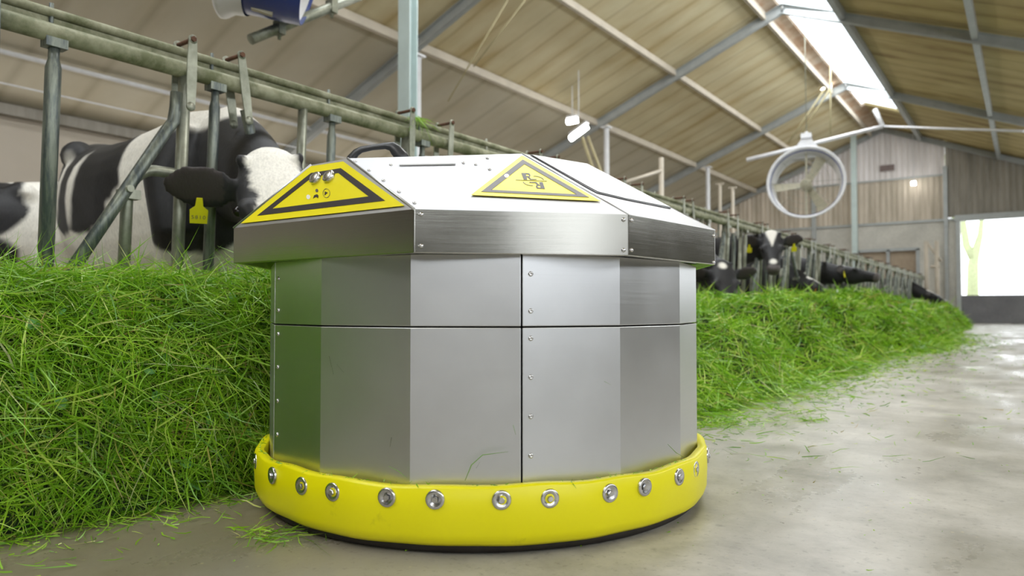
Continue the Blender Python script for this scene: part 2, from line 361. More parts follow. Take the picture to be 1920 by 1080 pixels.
b = MB(); b.box((ER, -2.1, 1.15), (.24, .1, 2.3)); b.box((ER, .9, 1.15), (.24, .1, 2.3)); b.box((ER, -.75, 1.15), (.2, .5, 2.3)); b.bar((ER, -2.1, .3), (ER, -1.3, 2.2), .08, .12); b.bar((ER, -1.5, .3), (ER, -.8, 2.2), .08, .07); b.box((ER, -.6, .35), (.1, 3., .7)); struct(b.build('door_3', M['frame_steel']), 'open side doorway frame with unseen bars added for the rim reflections', 'door')  # mullion and slanted bars are unseen, added to streak the rim's reflection

# ------------------------------------------------------------------ portal frames, purlins, posts
for i, Y in enumerate((2.4, 8.7, 15.0, 21.3, 27.4)):
    big = .20 if Y < 27 else .16
    for side, xe in (('left', EL), ('right', ER)):
        b = MB(); zz = roof_z(xe)
        def P(x, d=0): return Vector((x, Y, roof_z(x)-.07-d))
        up = (0, 0, 1)
        b.bar(P(xe), P(RX), .11, .018); b.bar(P(xe, big-.02), P(RX, big-.02), .11, .018); b.bar(P(xe, big/2-.01), P(RX, big/2-.01), .012, big)
        o = b.build('roof_rafter', M['frame_steel'])
        place = ['above the robot', 'nearest the hanging lamps', 'second from the far wall', 'crossing the ridge light before the far wall', 'against the far gable'][i]
        tag(o, f'grey steel roof rafter on the {side} slope, {place}', 'rafter', 'steel rafters under the roof')
for X, wd, ht, lab in ((-4.36, .07, .16, 'beside the ridge light'), (-6.34, .08, .13, 'high on the left slope'), (-8.34, .09, .14, 'midway down the left slope')):
    b = MB(); b.bar((X, Y0, roof_z(X)-.09), (X, Y1, roof_z(X)-.09), wd, ht); tag(b.build('roof_purlin', M['purlin']), f'long pale roof purlin {lab}', 'purlin', 'purlins of the left slope')
for X, lab in ((-2.86, 'at the right edge of the ridge light'), (-.69, 'on the right slope'), (1.6, 'low on the right slope')):
    b = MB(); b.bar((X, Y0, roof_z(X)-.10), (X, Y1, roof_z(X)-.10), .10, .22); tag(b.build('roof_purlin', M['frame_steel']), f'dark grey steel purlin {lab}', 'purlin', 'purlins of the right slope')
b = MB(); b.tube([(-11.0, Y0+.1, roof_z(-11.0)-.06), (-11.0, Y1-.1, roof_z(-11.0)-.06)], .034, 8); tag(b.build('water_pipe', M['fan_white']), 'white pipe running under the lower roof behind the cows', 'pipe')
b = MB(); b.tube([(-11.3, Y0, roof_z(-11.3)-.28), (-11.3, Y1, roof_z(-11.3)-.28)], .012, 6); tag(b.build('cable_line', M['fan_white']), 'thin pale line below the white pipe on the left', 'cable')
# near column (H section) and round posts under the rafters
cx, cy = -6.0, 6.2
p0 = atX(764, 300, cx); cy = p0.y
b = MB(); zt = roof_z(cx)
rot = Matrix.Rotation(R(8), 3, 'Z')
for dx in (-.075, .075): b.box(Vector((cx, cy, zt/2)) + rot @ Vector((0, dx, 0)), (.17, .014, zt), rot)
b.box((cx, cy, zt/2), (.012, .15, zt), rot)
tag(b.build('steel_column', M['column']), 'pale galvanised steel column rising behind the feed fence', 'column')
for px, py, Y, lab in ((782, 300, 8.7, 'round white post just right of the galvanised column'), (1137, 260, 15.0, 'white post under the second rafter beside the lamps'), (1327, 330, 21.3, 'white post under the rafter left of the far fan')):
    q = atY(px, py, Y); b = MB(); b.tube([(q.x, Y, 0), (q.x, Y, roof_z(q.x)-.36)], .065, 12); b.box((q.x, Y, roof_z(q.x)-.36), (.2, .2, .03)); tag(b.build('support_post', M['fan_white']), lab, 'post', 'posts under the rafters')
q = atY(1240, 340, 13.5); zt = atY(1240, 296, 13.5).z; b = MB(); b.tube([(q.x, 13.5, 0), (q.x, 13.5, zt)], .05, 10); e = atY(1172, 342, 12.0); b.tube([e, (q.x, 13.5, atY(1240, 320, 13.5).z)], .035, 8)
tag(b.build('cubicle_post', M['purlin']), 'cream cubicle post with a sloping rail behind the fence', 'post')
for px, yt, lab in ((1374, 352, 'thin cream post left of the far fan'), (1350, 345, 'short cream post beside the rafter foot')):
    q = atY(px, 400, 19); zt = atY(px, yt, 19).z; b = MB(); b.tube([(q.x, 19, 0), (q.x, 19, zt)], .045, 8); b.box((q.x, 19, zt), (.2, .06, .05)); tag(b.build('cubicle_post', M['purlin']), lab, 'post', 'cubicle posts')
q = atY(1601, 300, 26.8); b = MB(); b.box((q.x, 26.8, atY(1600, 250, 26.8).z/2), (.17, .17, atY(1600, 250, 26.8).z)); tag(b.build('wall_column', M['column']), 'blue grey column standing before the far gable', 'column')
# horizontal truss pipe near far gable carrying the fan
b = MB(); b.tube([atY(1655, 237, 20), atY(1512, 273, 16), atY(1400, 300, 15.4)], .045, 8); b.tube([atY(1655, 237, 20), atY(1920, 246, 17)], .03, 6); b.tube([atY(1655, 237, 20), atY(1640, 205, 20)], .06, 8)
tag(b.build('hanging_pipe', M['fan_white']), 'pale suspended pipe reaching from the ridge to the far fan', 'pipe')
# ropes
for k, (a, c_, lab) in enumerate((((952, 0, 9), (840, 190, 9), 'pale rope slanting down the left roof'), ((985, 0, 9.3), (888, 125, 9.3), 'thin rope right of the slanting rope'), ((1548, 165, 17), (1478, 268, 17), 'pair rope hanging from the far lamp'), ((1557, 165, 17.2), (1496, 262, 17.2), 'rope hanging down beside the far fan'), ((1557, 120, 18), (1557, 252, 18), 'vertical cord dropping past the far rafter'))):
    b = MB(); b.tube([atY(*a), atY(*c_)], .012 if k < 2 else .02, 6); tag(b.build('rope', M['rope']), lab, 'rope', 'ropes under the roof')
# lamps
def lamp(px, py, Y, sx, lab, tilt=0):
    q = atY(px, py, Y); t = thing('lamp', lab, 'lamp', q, 0, 'lit lamps under the roof')
    b = MB(); b.tube([(-sx, 0, -tilt), (sx, 0, tilt)], .06, 10); b.build('lamp_tube', M['lamp'], t)
    b = MB(); b.bar((-sx, 0, .09-tilt), (sx, 0, .09+tilt), .12, .05); b.tube([(0, 0, .1), (0, 0, max(.16, roof_z(q.x)-q.z-.03))], .01, 6); b.build('lamp_housing', M['fan_white'], t)
lamp(1073, 227, 13.0, .12, 'small bright round lamp above the tube lamp')
lamp(1085, 249, 12.6, .2, 'bright tilted tube lamp below the round lamp', .1)
lamp(1548, 163, 21.0, .14, 'small lit lamp on the far rafter')
lamp(1713, 344, 27.2, .06, 'tiny lit lamp on the gable cladding')
b = MB(); q = atY(1663, 315, Y1-.12); b.box(q, (.45, .03, .2)); tag(b.build('wall_sign', simple('dark_name_plate', srgb(120, 104, 100), .6)), 'small dark plate on the white gable', 'sign')
# two slanting pale hoses under the lamps
q = atY(1118, 335, 12.4); b = MB(); b.tube([atY(1092, 258, 12.4), q, (q.x, 12.4, 0)], .035, 8); b.tube([atY(1102, 256, 12.4), q+Vector((.16, 0, 0)), (q.x+.16, 12.4, 0)], .028, 8); tag(b.build('feed_hose', M['rope']), 'pair of slanting pale hoses hanging under the lamps', 'hose')

# ------------------------------------------------------------------ barrel fans
def fan(loc, lab, r=.7, depth=.42, tilt=12, yaw=0, drum='blue'):
    t = thing('barrel_fan', lab, 'fan', loc, 0, 'barrel fans over the feed fence'); t.rotation_euler = (R(-tilt), 0, R(yaw))
    ax = (0, -1, 0)                                   # opening faces -y
    b = MB(); b.lathe([(r-.05, -depth/2), (r, depth/2), (r+.012, depth/2-.02), (r-.038, -depth/2)], 48, (0, 0, 0), ax, closed=True); b.build('fan_drum', M[drum], t)
    b = MB(); b.lathe([(r-.064, -depth/2+.02), (r-.006, depth/2-.04), (r+.02, depth/2+.02), (r+.06, depth/2+.05), (r+.075, depth/2+.035), (r+.07, depth/2+.015), (r+.03, depth/2-.03), (r+.014, depth/2-.10)], 48, (0, 0, 0), ax); b.build('fan_rim', M['fan_white'], t)
    b = MB(); b.lathe([(.0001, -.16), (.09, -.16), (.11, -.1), (.11, .1), (.06, .16), (.0001, .16)], 20, (0, 0, 0), ax); b.box((0, -.0, -r/2), (.035, .12, r)); b.box((0, 0, r/2), (.035, .12, r)); b.build('fan_motor', M['motor'], t)
    for k in range(3):
        a = R(25+120*k); m = Matrix.Rotation(a, 3, 'Y'); b = MB()
        pts = [m @ Vector(p) for p in ((-.05, -.02, .1), (.06, .03, .1), (.13, .06, r*.93), (-.07, -.05, r*.9))]
        b.prism(pts, (m @ Vector((.4, -1, 0))), .006); b.build('fan_blade', M['motor'], t)
    b = MB()
    for rr in (.2, .33, .46, .59): b.lathe([(rr*r/.7-.003, 0), (rr*r/.7+.003, 0), (rr*r/.7, .005)], 40, (0, -depth/2-.03, 0), ax, closed=True)
    for k in range(8):
        a = 2*PI*k/8; b.tube([(0, -depth/2-.03, 0), (math.cos(a)*(r+.01), -depth/2-.03, math.sin(a)*(r+.01))], .003, 4)
    b.build('fan_guard', M['galv'], t)
    b = MB(); zz = r+.02
    b.prism([(-.36, 0, zz-.12), (.36, 0, zz-.12), (.08, 0, zz+.3), (-.08, 0, zz+.3)], (0, 1, 0), .16); b.box((0, .08, zz+.34), (.2, .24, .1)); b.tube([(0, .08, zz+.3), (0, .08, zz+.45)], .03, 8); b.build('fan_bracket', M['fan_white'], t)
    b = MB(); mi = t.rotation_euler.to_matrix().inverted(); p0_ = Vector((0, .08, r+.46)); p1_ = mi @ Vector((0, 0, roof_z(loc[0])-.02-loc[2])); b.tube([p0_, p1_], .008, 6); b.build('hanging_cable', M['galv'], t)
    return t
q = atY(1512, 347, 15.0); fan(q, 'barrel fan with a white rim hanging far down the alley', r=.66, tilt=6, yaw=10)
fan((-3.58, 2.65, 2.83), 'blue barrel fan hanging at the top left above the feed fence', r=.6, tilt=14, yaw=-38)
b = MB(); a, c_ = atY(470, 74, 2.62), atY(690, -14, 3.5); b.tube([a, c_], .034, 10); b.tube([c_, c_+Vector((.5, .5, .9))], .034, 10)
for k in (.22, .66):
    qq = a.lerp(c_, k); b.box(qq, (.07, .05, .09)); b.tube([qq-Vector((0, 0, .075)), qq+Vector((0, 0, .12))], .012, 6)
tag(b.build('fan_support_pipe', M['galv']), 'galvanised pipe below the blue fan, open at its lower left end', 'pipe')

# ------------------------------------------------------------------ headlock feed fence
A = 2.75; LEAN = .05                         # fence plane x = -A at rail height, bars lean back to the foot
rail0 = atX(28, 42, -A); rail1 = atX(1744, 529, -A); RAILZ = (rail0.z+rail1.z)/2 + .0
RAILZ = rail0.z
def FX(z): return -A - (RAILZ-z)*LEAN
t = thing('feed_fence', 'long mossy galvanised headlock feed fence beside the grass', 'fence', (0, 0, 0))
YF0, YF1 = .2, 27.0
b = MB(); b.tube([(-A, y, RAILZ) for y in (YF0, 9, 18, YF1)], .033, 14); b.build('top_rail', M['galv_moss'], t)
b = MB(); b.box((-A-.035, (YF0+YF1)/2, RAILZ+.05), (.004, YF1-YF0, .055)); b.tube([(-A-.03, y, RAILZ+.082) for y in (YF0, 9, 18, YF1)], .017, 10); b.build('lock_rod', M['galv_moss'], t)
b = MB(); b.tube([(FX(.36), y, .36) for y in (YF0, YF1)], .03, 10); b.build('bottom_rail', M['galv'], t)
def fx_bar(y, r=.024, fitted=False):
    b = MB(); b.tube([(FX(.3), y, .3), (FX(RAILZ), y, RAILZ-.02)] if not fitted else [(FX(.3), y, .3), (FX(RAILZ-.12), y, RAILZ-.12), (FX(RAILZ-.09), y, RAILZ-.09), (FX(RAILZ-.04), y, RAILZ-.04)], r if not fitted else [r, r, r*.7, r*.7], 12)
    if fitted:
        b.box((-A, y, RAILZ-.035), (.05, .07, .035)); b.tube([(-A-.03, y, RAILZ), (-A-.03, y, RAILZ+.115)], .008, 6)
    return b.build('fixed_bar', M['galv_worn' if fitted and y < 3 else 'galv'], t)
def clamp(y, dy):
    b = MB(); tz = RAILZ+.118
    for sx in (.046, -.066):
        ln = [Vector((-A+sx, y+dy*q, RAILZ-.155+(tz-RAILZ+.155)*q)) for q in (0, .35, .7, 1)]
        vs = []; 
        for q, p in zip((0, .35, .7, 1), ln): wv = .017+.004*math.sin(q*PI); vs += [p+Vector((-.003, -wv, 0)), p+Vector((-.003, wv, 0)), p+Vector((.003, wv, 0)), p+Vector((.003, -wv, 0))]
        b.add(vs, [(4*i+j, 4*i+(j+1) % 4, 4*i+4+(j+1) % 4, 4*i+4+j) for i in range(3) for j in range(4)] + [(0, 1, 2, 3), (12, 15, 14, 13)])
        for p in (ln[0], ln[-1]): b.lathe([(.0001, -.0032), (.0185, -.0032), (.0185, .0032), (.0001, .0032)], 16, p, (1, 0, 0))
    o = fix_normals(b.build('lock_clamp', M['galv'], t))
    b = MB(); b.tube([(-A-.07, y+dy, tz), (-A+.05, y+dy, tz)], .009, 8); b.lathe([(.0001, .008), (.012, .008), (.012, -.002), (.0001, -.002)], 6, (-A+.05, y+dy, tz), (1, 0, 0), smooth=False); b.build('clamp_bolt', M['rust'], o)
def hoop(y, s):
    """curved elbow from the fixed bar at y to its short post, s=+1/-1 along y"""
    pts = []; zt = 1.03; dy = .212
    for k in range(9):
        a = PI/2*k/8; pts.append((FX(zt), y + s*(.10 + (dy-.10)*math.sin(a)), zt - .13*(1-math.cos(a))))
    pts = [(FX(zt), y, zt), (FX(zt), y+s*.05, zt)] + pts + [(FX(.3), y+s*dy, .3)]
    b = MB(); b.tube(pts, .022, 12); o = b.build('neck_hoop', M['galv'], t); return o
def lock_open(y, s):
    """locking bar swung open: from the clamp down and away past the hoop post"""
    yp = y + s*.217; zp = .935
    top = Vector((FX(RAILZ-.1)+.01, y+s*.02, RAILZ-.1)); kn = Vector((FX(RAILZ-.2)+.01, y+s*.022, RAILZ-.20)); piv = Vector((FX(zp)+.045, yp, zp))
    d = (piv-kn).normalized(); end = piv + d*.42
    pts = [top, top.lerp(kn, .6), kn.lerp(piv, .06)+Vector((0, -s*.004, .0)), kn.lerp(piv, .2), piv, end]
    b = MB(); b.tube(pts, .0235, 12); o = b.build('locking_bar', M['galv_worn'], t)
    b = MB(); b.box(piv+Vector((-.025, s*-.02, -.015)), (.05, .07, .035)); b.tube([piv+Vector((-.03, 0, 0)), piv+Vector((.035, 0, 0))], .014, 8); b.build('pivot_bracket', M['galv'], o)
def lock_closed(y, s):
    pts = [(FX(RAILZ-.1)+.01, y, RAILZ-.1), (FX(RAILZ-.2)+.01, y+s*.03, RAILZ-.2), (FX(RAILZ-.28)+.01, y+s*.055, RAILZ-.28), (FX(RAILZ-.4)+.01, y+s*.05, RAILZ-.42), (FX(.35)+.01, y+s*.09, .35)]
    b = MB(); b.tube(pts, .0225, 12); b.build('locking_bar', M['galv_worn'], t)
PER = .46*A; YC = .612*A
k = 0; yc = YC
fx_bar(YC-.5*PER+.02, .026, True)
while yc + PER/2 < YF1+.2:
    fx_bar(yc, .022, True); fx_bar(yc-.049*A, .024)
    near = k == 0
    clamp(yc-.049*A, .005); lock_open(yc-.055*A, -1); hoop(yc-.049*A, -1)
    clamp(yc+.047*A + (.05 if k % 2 else 0), -.04 if k % 2 == 0 else .02)
    if k % 3 == 1: lock_open(yc+.05*A, 1)
    else: lock_closed(yc+.05*A, 1)
    fx_bar(yc+.162*A, .022); fx_bar(yc+.226*A, .022, True)
    yc += PER; k += 1
# first bars at the frame's left edge
fx_bar(.318*A, .03); 
b = MB(); b.box((-A+.05, .318*A-.01, RAILZ-.1), (.012, .05, .42)); b.tube([(-A+.05, .3*A, RAILZ-.28), (-A+.05, .3*A, RAILZ-.5)], .01, 8); b.build('end_plate', M['galv_worn'], t)
# concrete sill under the fence
b = MB(); b.box((-A-.12, (Y0+Y1)/2, .16), (.2, Y1-Y0-.2, .32)); struct(b.build('trim_3', M['conc_wall']), 'low concrete sill under the feed fence', 'trim')
# fence end frame near the far wall
b = MB()
for px in (1737, 1757): q = atY(px, 500, 26.6); b.tube([(q.x, 26.6, 0), (q.x, 26.6, atY(px, 452, 26.6).z)], .06, 8)
b.tube([atY(1738, 455, 26.6), atY(1765, 490, 26.6)], .04, 8); b.tube([atY(1745, 500, 26.6), atY(1762, 500, 26.6)], .05, 8)
tag(b.build('gate_frame', M['purlin']), 'pale gate frame at the far end of the fence', 'gate')

# ------------------------------------------------------------------ feed: heaps of cut grass
def vnoise(x, y, s, seed):
    g = np.random.default_rng(seed).random((257, 257)); xs = (x*s + seed*13.7) % 256; ys = (y*s + seed*7.1) % 256
    xi = xs.astype(int); yi = ys.astype(int); fx = xs-xi; fy = ys-yi; fx = fx*fx*(3-2*fx); fy = fy*fy*(3-2*fy)
    return (g[xi, yi]*(1-fx)+g[xi+1, yi]*fx)*(1-fy) + (g[xi, yi+1]*(1-fx)+g[xi+1, yi+1]*fx)*fy - .5
def sstep(a, b, x): t_ = np.clip((x-a)/(b-a), 0, 1); return t_*t_*(3-2*t_)
RCX, RCY = -1.236, 1.583
RC = ray(908.5, 578); RCX, RCY = RC.x*2.007, RC.y*2.007
def edge(Y):        # foot of the feed on the alley side
    e = np.interp(Y, [-2, .3, .9, 1.3, 2.0, 2.5, 3.0, 4.9, 6.4, 8.6, 11.3, 15, 20, 23.5, 24.6], [-1.80, -1.80, -1.73, -1.70, -1.55, -1.25, -1.12, -1.10, -1.14, -1.02, -.85, -1.1, -1.15, -1.3, -2.2])
    return e + .10*vnoise(Y, Y*0, .9, 5)*np.clip((Y-2)/2, .2, 2.)
HEAPS = [(-2.0, 3.2, .42, .95, .75), (-1.72, 4.4, .42, .75, .6), (-1.95, 5.9, .64, .9, .72), (-1.85, 7.8, .69, .95, .8), (-1.7, 9.2, .50, .8, .6), (-1.9, 10.8, .70, 1.0, .9), (-1.95, 12.9, .60, 1., .9), (-1.9, 15.2, .60, 1.0, 1.0), (-1.95, 17.6, .56, 1.0, 1.2), (-1.9, 20.2, .55, 1.0, 1.3), (-1.95, 22.6, .50, .9, 1.3)]
def height(X, Y):
    e = edge(Y); wdt = np.interp(Y, [0, 1.8, 3, 5, 25], [.36, .40, .85, .95, .95])
    top = np.interp(Y, [-1, 0, .6, 1.4, 2.3, 3.0, 23.5, 24.4], [.655, .655, .63, .605, .54, .26, .30, .1])
    s_ = np.clip((e-X)/wdt, 0, 1); prof = np.where(Y < 2.2, 1-(1-s_)**2.6, 1-(1-s_)**1.5)
    back = 1-.30*np.clip((-2.3-X)/.6, 0, 1)
    h = top*prof*back
    warp = .35*vnoise(X*1.3, Y*1.3, 1.1, 21)
    for hx, hy, hz, wx, wy in HEAPS:
        q = np.sqrt(((X-hx+.25*np.minimum(Y-hy, 0)+warp)/wx)**2 + ((Y-hy+warp)/wy)**2); h = np.maximum(h, hz*np.clip(1-np.clip(q, 0, 2)**1.9*.75, 0, 1)*np.clip(s_*3, 0, 1))
    amp = np.clip(s_*2.5, 0, 1)
    rdg = np.abs(vnoise(X*.8+Y*.35, Y, 1.25, 31))*2; h = h - np.where(Y > 2.4, .20, .07)*np.clip(1-rdg*3.2, 0, 1)*amp
    h = h + (.10*vnoise(X*.9+Y*.5, Y*.9, 1.5, 9) + .12*vnoise(X, Y, 3.2, 2) + .07*vnoise(X, Y, 8., 3))*amp*h_scale(Y)
    d = np.hypot(X-RCX, Y-RCY); h = h*sstep(.60, .70, d)
    return np.maximum(h, 0)
def h_scale(Y): return np.where(Y < 2.2, .75, 1.0)
def hnormal(X, Y):
    e_ = .03; dx = (height(X+e_, Y)-height(X-e_, Y))/(2*e_); dy = (height(X, Y+e_)-height(X, Y-e_))/(2*e_)
    n = np.stack([-dx, -dy, np.ones_like(dx)], 1); return n/np.linalg.norm(n, axis=1)[:, None]
def mesh_np(name, V, quads, tris, mats, midx=None, smooth=False):
    me = bpy.data.meshes.new(name); nq, nt = len(quads), len(tris)
    loops = np.concatenate([quads.ravel(), tris.ravel()]).astype(np.int32)
    starts = np.concatenate([np.arange(nq)*4, nq*4+np.arange(nt)*3]).astype(np.int32)
    me.vertices.add(len(V)); me.vertices.foreach_set('co', V.astype(np.float32).ravel())
    me.loops.add(len(loops)); me.loops.foreach_set('vertex_index', loops)
    me.polygons.add(nq+nt); me.polygons.foreach_set('loop_start', starts)
    for m_ in mats: me.materials.append(m_)
    if midx is not None: me.polygons.foreach_set('material_index', midx.astype(np.int32))
    me.update(calc_edges=True); me.validate(); return me
def blades(P, N, L, W, spread=.55, droop=.35):
    """curved grass blades; P roots, N normals, L lengths, W widths"""
    n = len(P); d = rng.normal(size=(n, 3)); d -= (d*N).sum(1)[:, None]*N*.9; d /= np.linalg.norm(d, axis=1)[:, None]
    d = d + N*(rng.random(n)**1.3*spread)[:, None]; d /= np.linalg.norm(d, axis=1)[:, None]
    cv = rng.normal(size=(n, 3))*.38; cv[:, 2] -= droop
    s_ = np.cross(d, rng.normal(size=(n, 3))); s_ /= np.linalg.norm(s_, axis=1)[:, None]
    V = np.zeros((n, 7, 3))
    for k, (q, wf) in enumerate(((0, .75), (.34, 1.), (.7, .72))):
        c_ = P + d*(L*q)[:, None] + cv*(L*q*q)[:, None]; V[:, 2*k] = c_-s_*(W*wf/2)[:, None]; V[:, 2*k+1] = c_+s_*(W*wf/2)[:, None]
    V[:, 6] = P + d*L[:, None] + cv*L[:, None]
    V[:, :, 2] = np.maximum(V[:, :, 2], .002)
    b_ = np.arange(n)[:, None]*7
    Q = np.concatenate([b_+np.array([[0, 1, 3, 2]]), b_+np.array([[2, 3, 5, 4]])]); T = b_+np.array([[4, 5, 6]])
    return V.reshape(-1, 3), Q, T
def leaves(P, N, r):
    n = len(P); d = N + rng.normal(size=(n, 3))*.6; d /= np.linalg.norm(d, axis=1)[:, None]
    a = np.cross(d, rng.normal(size=(n, 3))); a /= np.linalg.norm(a, axis=1)[:, None]; b_ = np.cross(d, a)
    ang = np.linspace(0, 2*PI, 8, endpoint=False); V = P[:, None]+(a[:, None]*np.cos(ang)[None, :, None]*1.2+b_[:, None]*np.sin(ang)[None, :, None])*r[:, None, None]
    V[:, ::2] += d[:, None]*.002; o_ = np.arange(n)[:, None]*8
    return V.reshape(-1, 3), np.concatenate([o_+np.array([[0, 1, 2, 3]]), o_+np.array([[0, 3, 4, 7]]), o_+np.array([[4, 5, 6, 7]])])
def heap(name, y0, y1, cnt, lens, wids, label, nleaf=0, x0=-3.0, x1=-.3):
    nx = int((x1-x0)/.03); ny = int((y1-y0)/(.03 if y1 < 3 else .06))
    gx, gy = np.meshgrid(np.linspace(x0, x1, nx), np.linspace(y0, y1, ny), indexing='ij'); X = gx.ravel(); Y = gy.ravel(); H = height(X, Y)
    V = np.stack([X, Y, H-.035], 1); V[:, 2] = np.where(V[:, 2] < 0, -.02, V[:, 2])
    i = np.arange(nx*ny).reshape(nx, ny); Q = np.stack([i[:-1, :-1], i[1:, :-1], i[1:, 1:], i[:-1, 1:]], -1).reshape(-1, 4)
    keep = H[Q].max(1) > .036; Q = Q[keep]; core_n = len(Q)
    # rejection sample by surface area, visible and inside the heap
    xs = rng.uniform(x0, x1, cnt*8)
    f_ = rng.random(cnt*8); ys = y0+(y1-y0)*(f_ if y1 < 3 else f_**1.7)
    hs = height(xs, ys); n_ = hnormal(xs, ys); ok = (hs > .01) & (rng.random(cnt*8) < np.clip(.28/np.maximum(n_[:, 2], .08), 0, 1)) & ((xs > -2.62) | (rng.random(cnt*8) < .4))
    xs, ys, hs, n_ = xs[ok][:cnt], ys[ok][:cnt], hs[ok][:cnt], n_[ok][:cnt]; n = len(xs)
    P = np.stack([xs, ys, hs], 1) - n_*(rng.uniform(-.02, .05, n))[:, None]
    dist = np.hypot(xs, ys); grow = np.clip(dist/4, 1, 3.2)
    L = rng.uniform(*lens, n)*(1+.0*grow); W = rng.uniform(*wids, n)*grow
    bv, bq, bt = blades(P, n_, L, W)
    allV = [V, bv]; Qs = [Q, bq+len(V)]; T = bt+len(V); mq = [np.zeros(len(Q)), np.ones(len(bq))]
    if nleaf:
        k = rng.integers(0, n, nleaf); lv, lq = leaves(np.stack([xs, ys, hs], 1)[k]+n_[k]*.012, n_[k], rng.uniform(.006, .016, nleaf)); Qs.append(lq+len(V)+len(bv)); allV.append(lv); mq.append(np.full(len(lq), 2))
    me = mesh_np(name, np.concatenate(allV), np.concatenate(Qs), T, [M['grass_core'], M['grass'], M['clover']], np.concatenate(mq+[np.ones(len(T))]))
    o = bpy.data.objects.new(name, me); COL.objects.link(o); return tag(o, label, 'grass', None, 'stuff')
heap('grass_heap', -.5, 2.35, 105000, (.04, .16), (.0018, .0050), 'near tall bank of fresh cut grass left of the robot', 260)
heap('grass_windrow', 2.3, 24.6, 125000, (.06, .2), (.0034, .007), 'long row of cut grass heaps running down the alley right of the robot', 0, x1=-.2)
# loose clippings on the floor
def clippings(name, n, boxf, label, L=(.01, .06)):
    P = boxf(n); N = np.tile([0, 0, 1.], (len(P), 1)); v, q, t_ = blades(P, N, rng.uniform(*L, len(P)), rng.uniform(.0015, .004, len(P))*np.clip(np.hypot(P[:, 0], P[:, 1])/3, 1, 3), .12, .0)
    v[:, 2] = np.clip(v[:, 2], .001, .02)
    me = mesh_np(name, v, q, t_, [M['grass']]); o = bpy.data.objects.new(name, me); COL.objects.link(o); return tag(o, label, 'grass', None, 'stuff')
def near_foot(n):
    y = rng.uniform(.2, 2.2, n); x = edge(y) + rng.exponential(.07, n); return np.stack([x, y, np.full(n, .004)], 1)
clippings('grass_clippings', 1500, near_foot, 'short loose clippings on the floor at the foot of the near heap')
def far_foot(n):
    y = 2.3+rng.random(n)**1.3*14; x = edge(y) + rng.exponential(.16, n); return np.stack([x, y, np.full(n, .004)], 1)
clippings('grass_clippings', 5200, far_foot, 'loose clippings on the floor along the far grass row', (.02, .09))
def patch(px, py, sx, sy, n):
    c_ = atZ(px, py, 0.0); return lambda n_: np.stack([rng.normal(c_.x, sx, n_), rng.normal(c_.y, sy, n_), rng.uniform(.003, .012, n_)], 1)
clippings('grass_clippings', 260, patch(1345, 795, .05, .09, 0), 'small brown green clump of clippings just right of the robot', (.02, .07))
clippings('grass_clippings', 60, patch(1520, 790, .03, .03, 0), 'tiny clump of clippings on the bare floor', (.015, .05))
clippings('grass_clippings', 90, patch(510, 1008, .05, .03, 0), 'few long blades lying on the floor before the robot', (.03, .09))
clippings('grass_clippings', 700, lambda n_: np.stack([rng.uniform(-1.1, 1.0, n_), rng.uniform(1.0, 9, n_), np.full(n_, .003)], 1), 'bits of chaff scattered over the open floor', (.004, .014))

q = atX(782, 232, -A)
def tuft(n): return np.stack([rng.normal(-A, .012, n), rng.normal(q.y, .035, n), RAILZ+.095+rng.normal(0, .006, n)], 1)
P_ = tuft(110); v, qd, t_ = blades(P_, np.tile([0, 0, 1.], (110, 1)), rng.uniform(.03, .13, 110), rng.uniform(.002, .004, 110), .4, .9)
o = bpy.data.objects.new('grass_tuft', mesh_np('grass_tuft', v, qd, t_, [M['grass']])); COL.objects.link(o); tag(o, 'small tuft of grass caught on the top rail before the column', 'grass', None, 'stuff')
def ringbits(n): a = rng.uniform(-PI, 0, n); return np.stack([RCX+.590*np.cos(a), RCY+.590*np.sin(a), np.full(n, .142)], 1)
P_ = ringbits(170); v, qd, t_ = blades(P_, np.tile([0, 0, 1.], (170, 1)), rng.uniform(.004, .016, 170), rng.uniform(.0012, .003, 170), .2, .0)
o = bpy.data.objects.new('grass_clippings', mesh_np('grass_clippings', v, qd, t_, [M['grass']])); COL.objects.link(o); tag(o, 'tiny clippings lying along the top edge of the yellow skirt', 'grass', None, 'stuff')
# ------------------------------------------------------------------ the feed pushing robot
rob = thing('feed_pusher_robot', 'round stainless steel feed pushing robot with a yellow skirt on the alley floor', 'robot', (RCX, RCY, 0), R(-2.7))
def bang(px, R_=.579, C=None):
    """polar angle on a circle of radius R_ round the robot seen at pixel column px (world), camera side"""
    u = (px-960)/F; th = math.atan(u) - math.atan((908.5-960)/F); d = 2.007
    s_ = d*math.sin(th)/R_; s_ = max(-1, min(1, s_)); return math.asin(s_) - th if False else PI - math.asin(s_) - abs(0) - th if False else math.asin(s_)-th
FB = R(-40.7)                    # bearing of the robot's front against the line to the camera
def loc_ang(beta): return (beta - FB) - PI/2      # local angle, front is local -y
def pol(r, a, z): return Vector((r*math.cos(a), r*math.sin(a), z))
# skirt
n = 128; b = MB(); prof = [(.578, .136), (.580, .140), (.598, .140), (.601, .136), (.602, .09), (.600, .045), (.594, .028), (.584, .020), (.574, .020)]
vs = []
for r_, z_ in prof:
    for k in range(n):
        a = 2*PI*k/n; wv = .0022*math.sin(9*a+1)+.0015*math.sin(23*a); zz = z_ + (.0022*math.sin(7*a)+.0016*math.sin(19*a+2) if z_ > .12 else 0); vs.append(pol(r_+wv, a, zz))
P_ = len(prof); b.add(vs, [(i*n+k, i*n+(k+1) % n, ((i+1) % P_)*n+(k+1) % n, ((i+1) % P_)*n+k) for i in range(P_) for k in range(n)], True)
fix_normals(b.build('skirt', M['yellow'], rob))
b = MB(); b.lathe([(.50, .004), (.572, .004), (.578, .012), (.578, .026), (.5, .026)], 96, closed=True); b.build('rubber_lip', M['rubber'], rob)
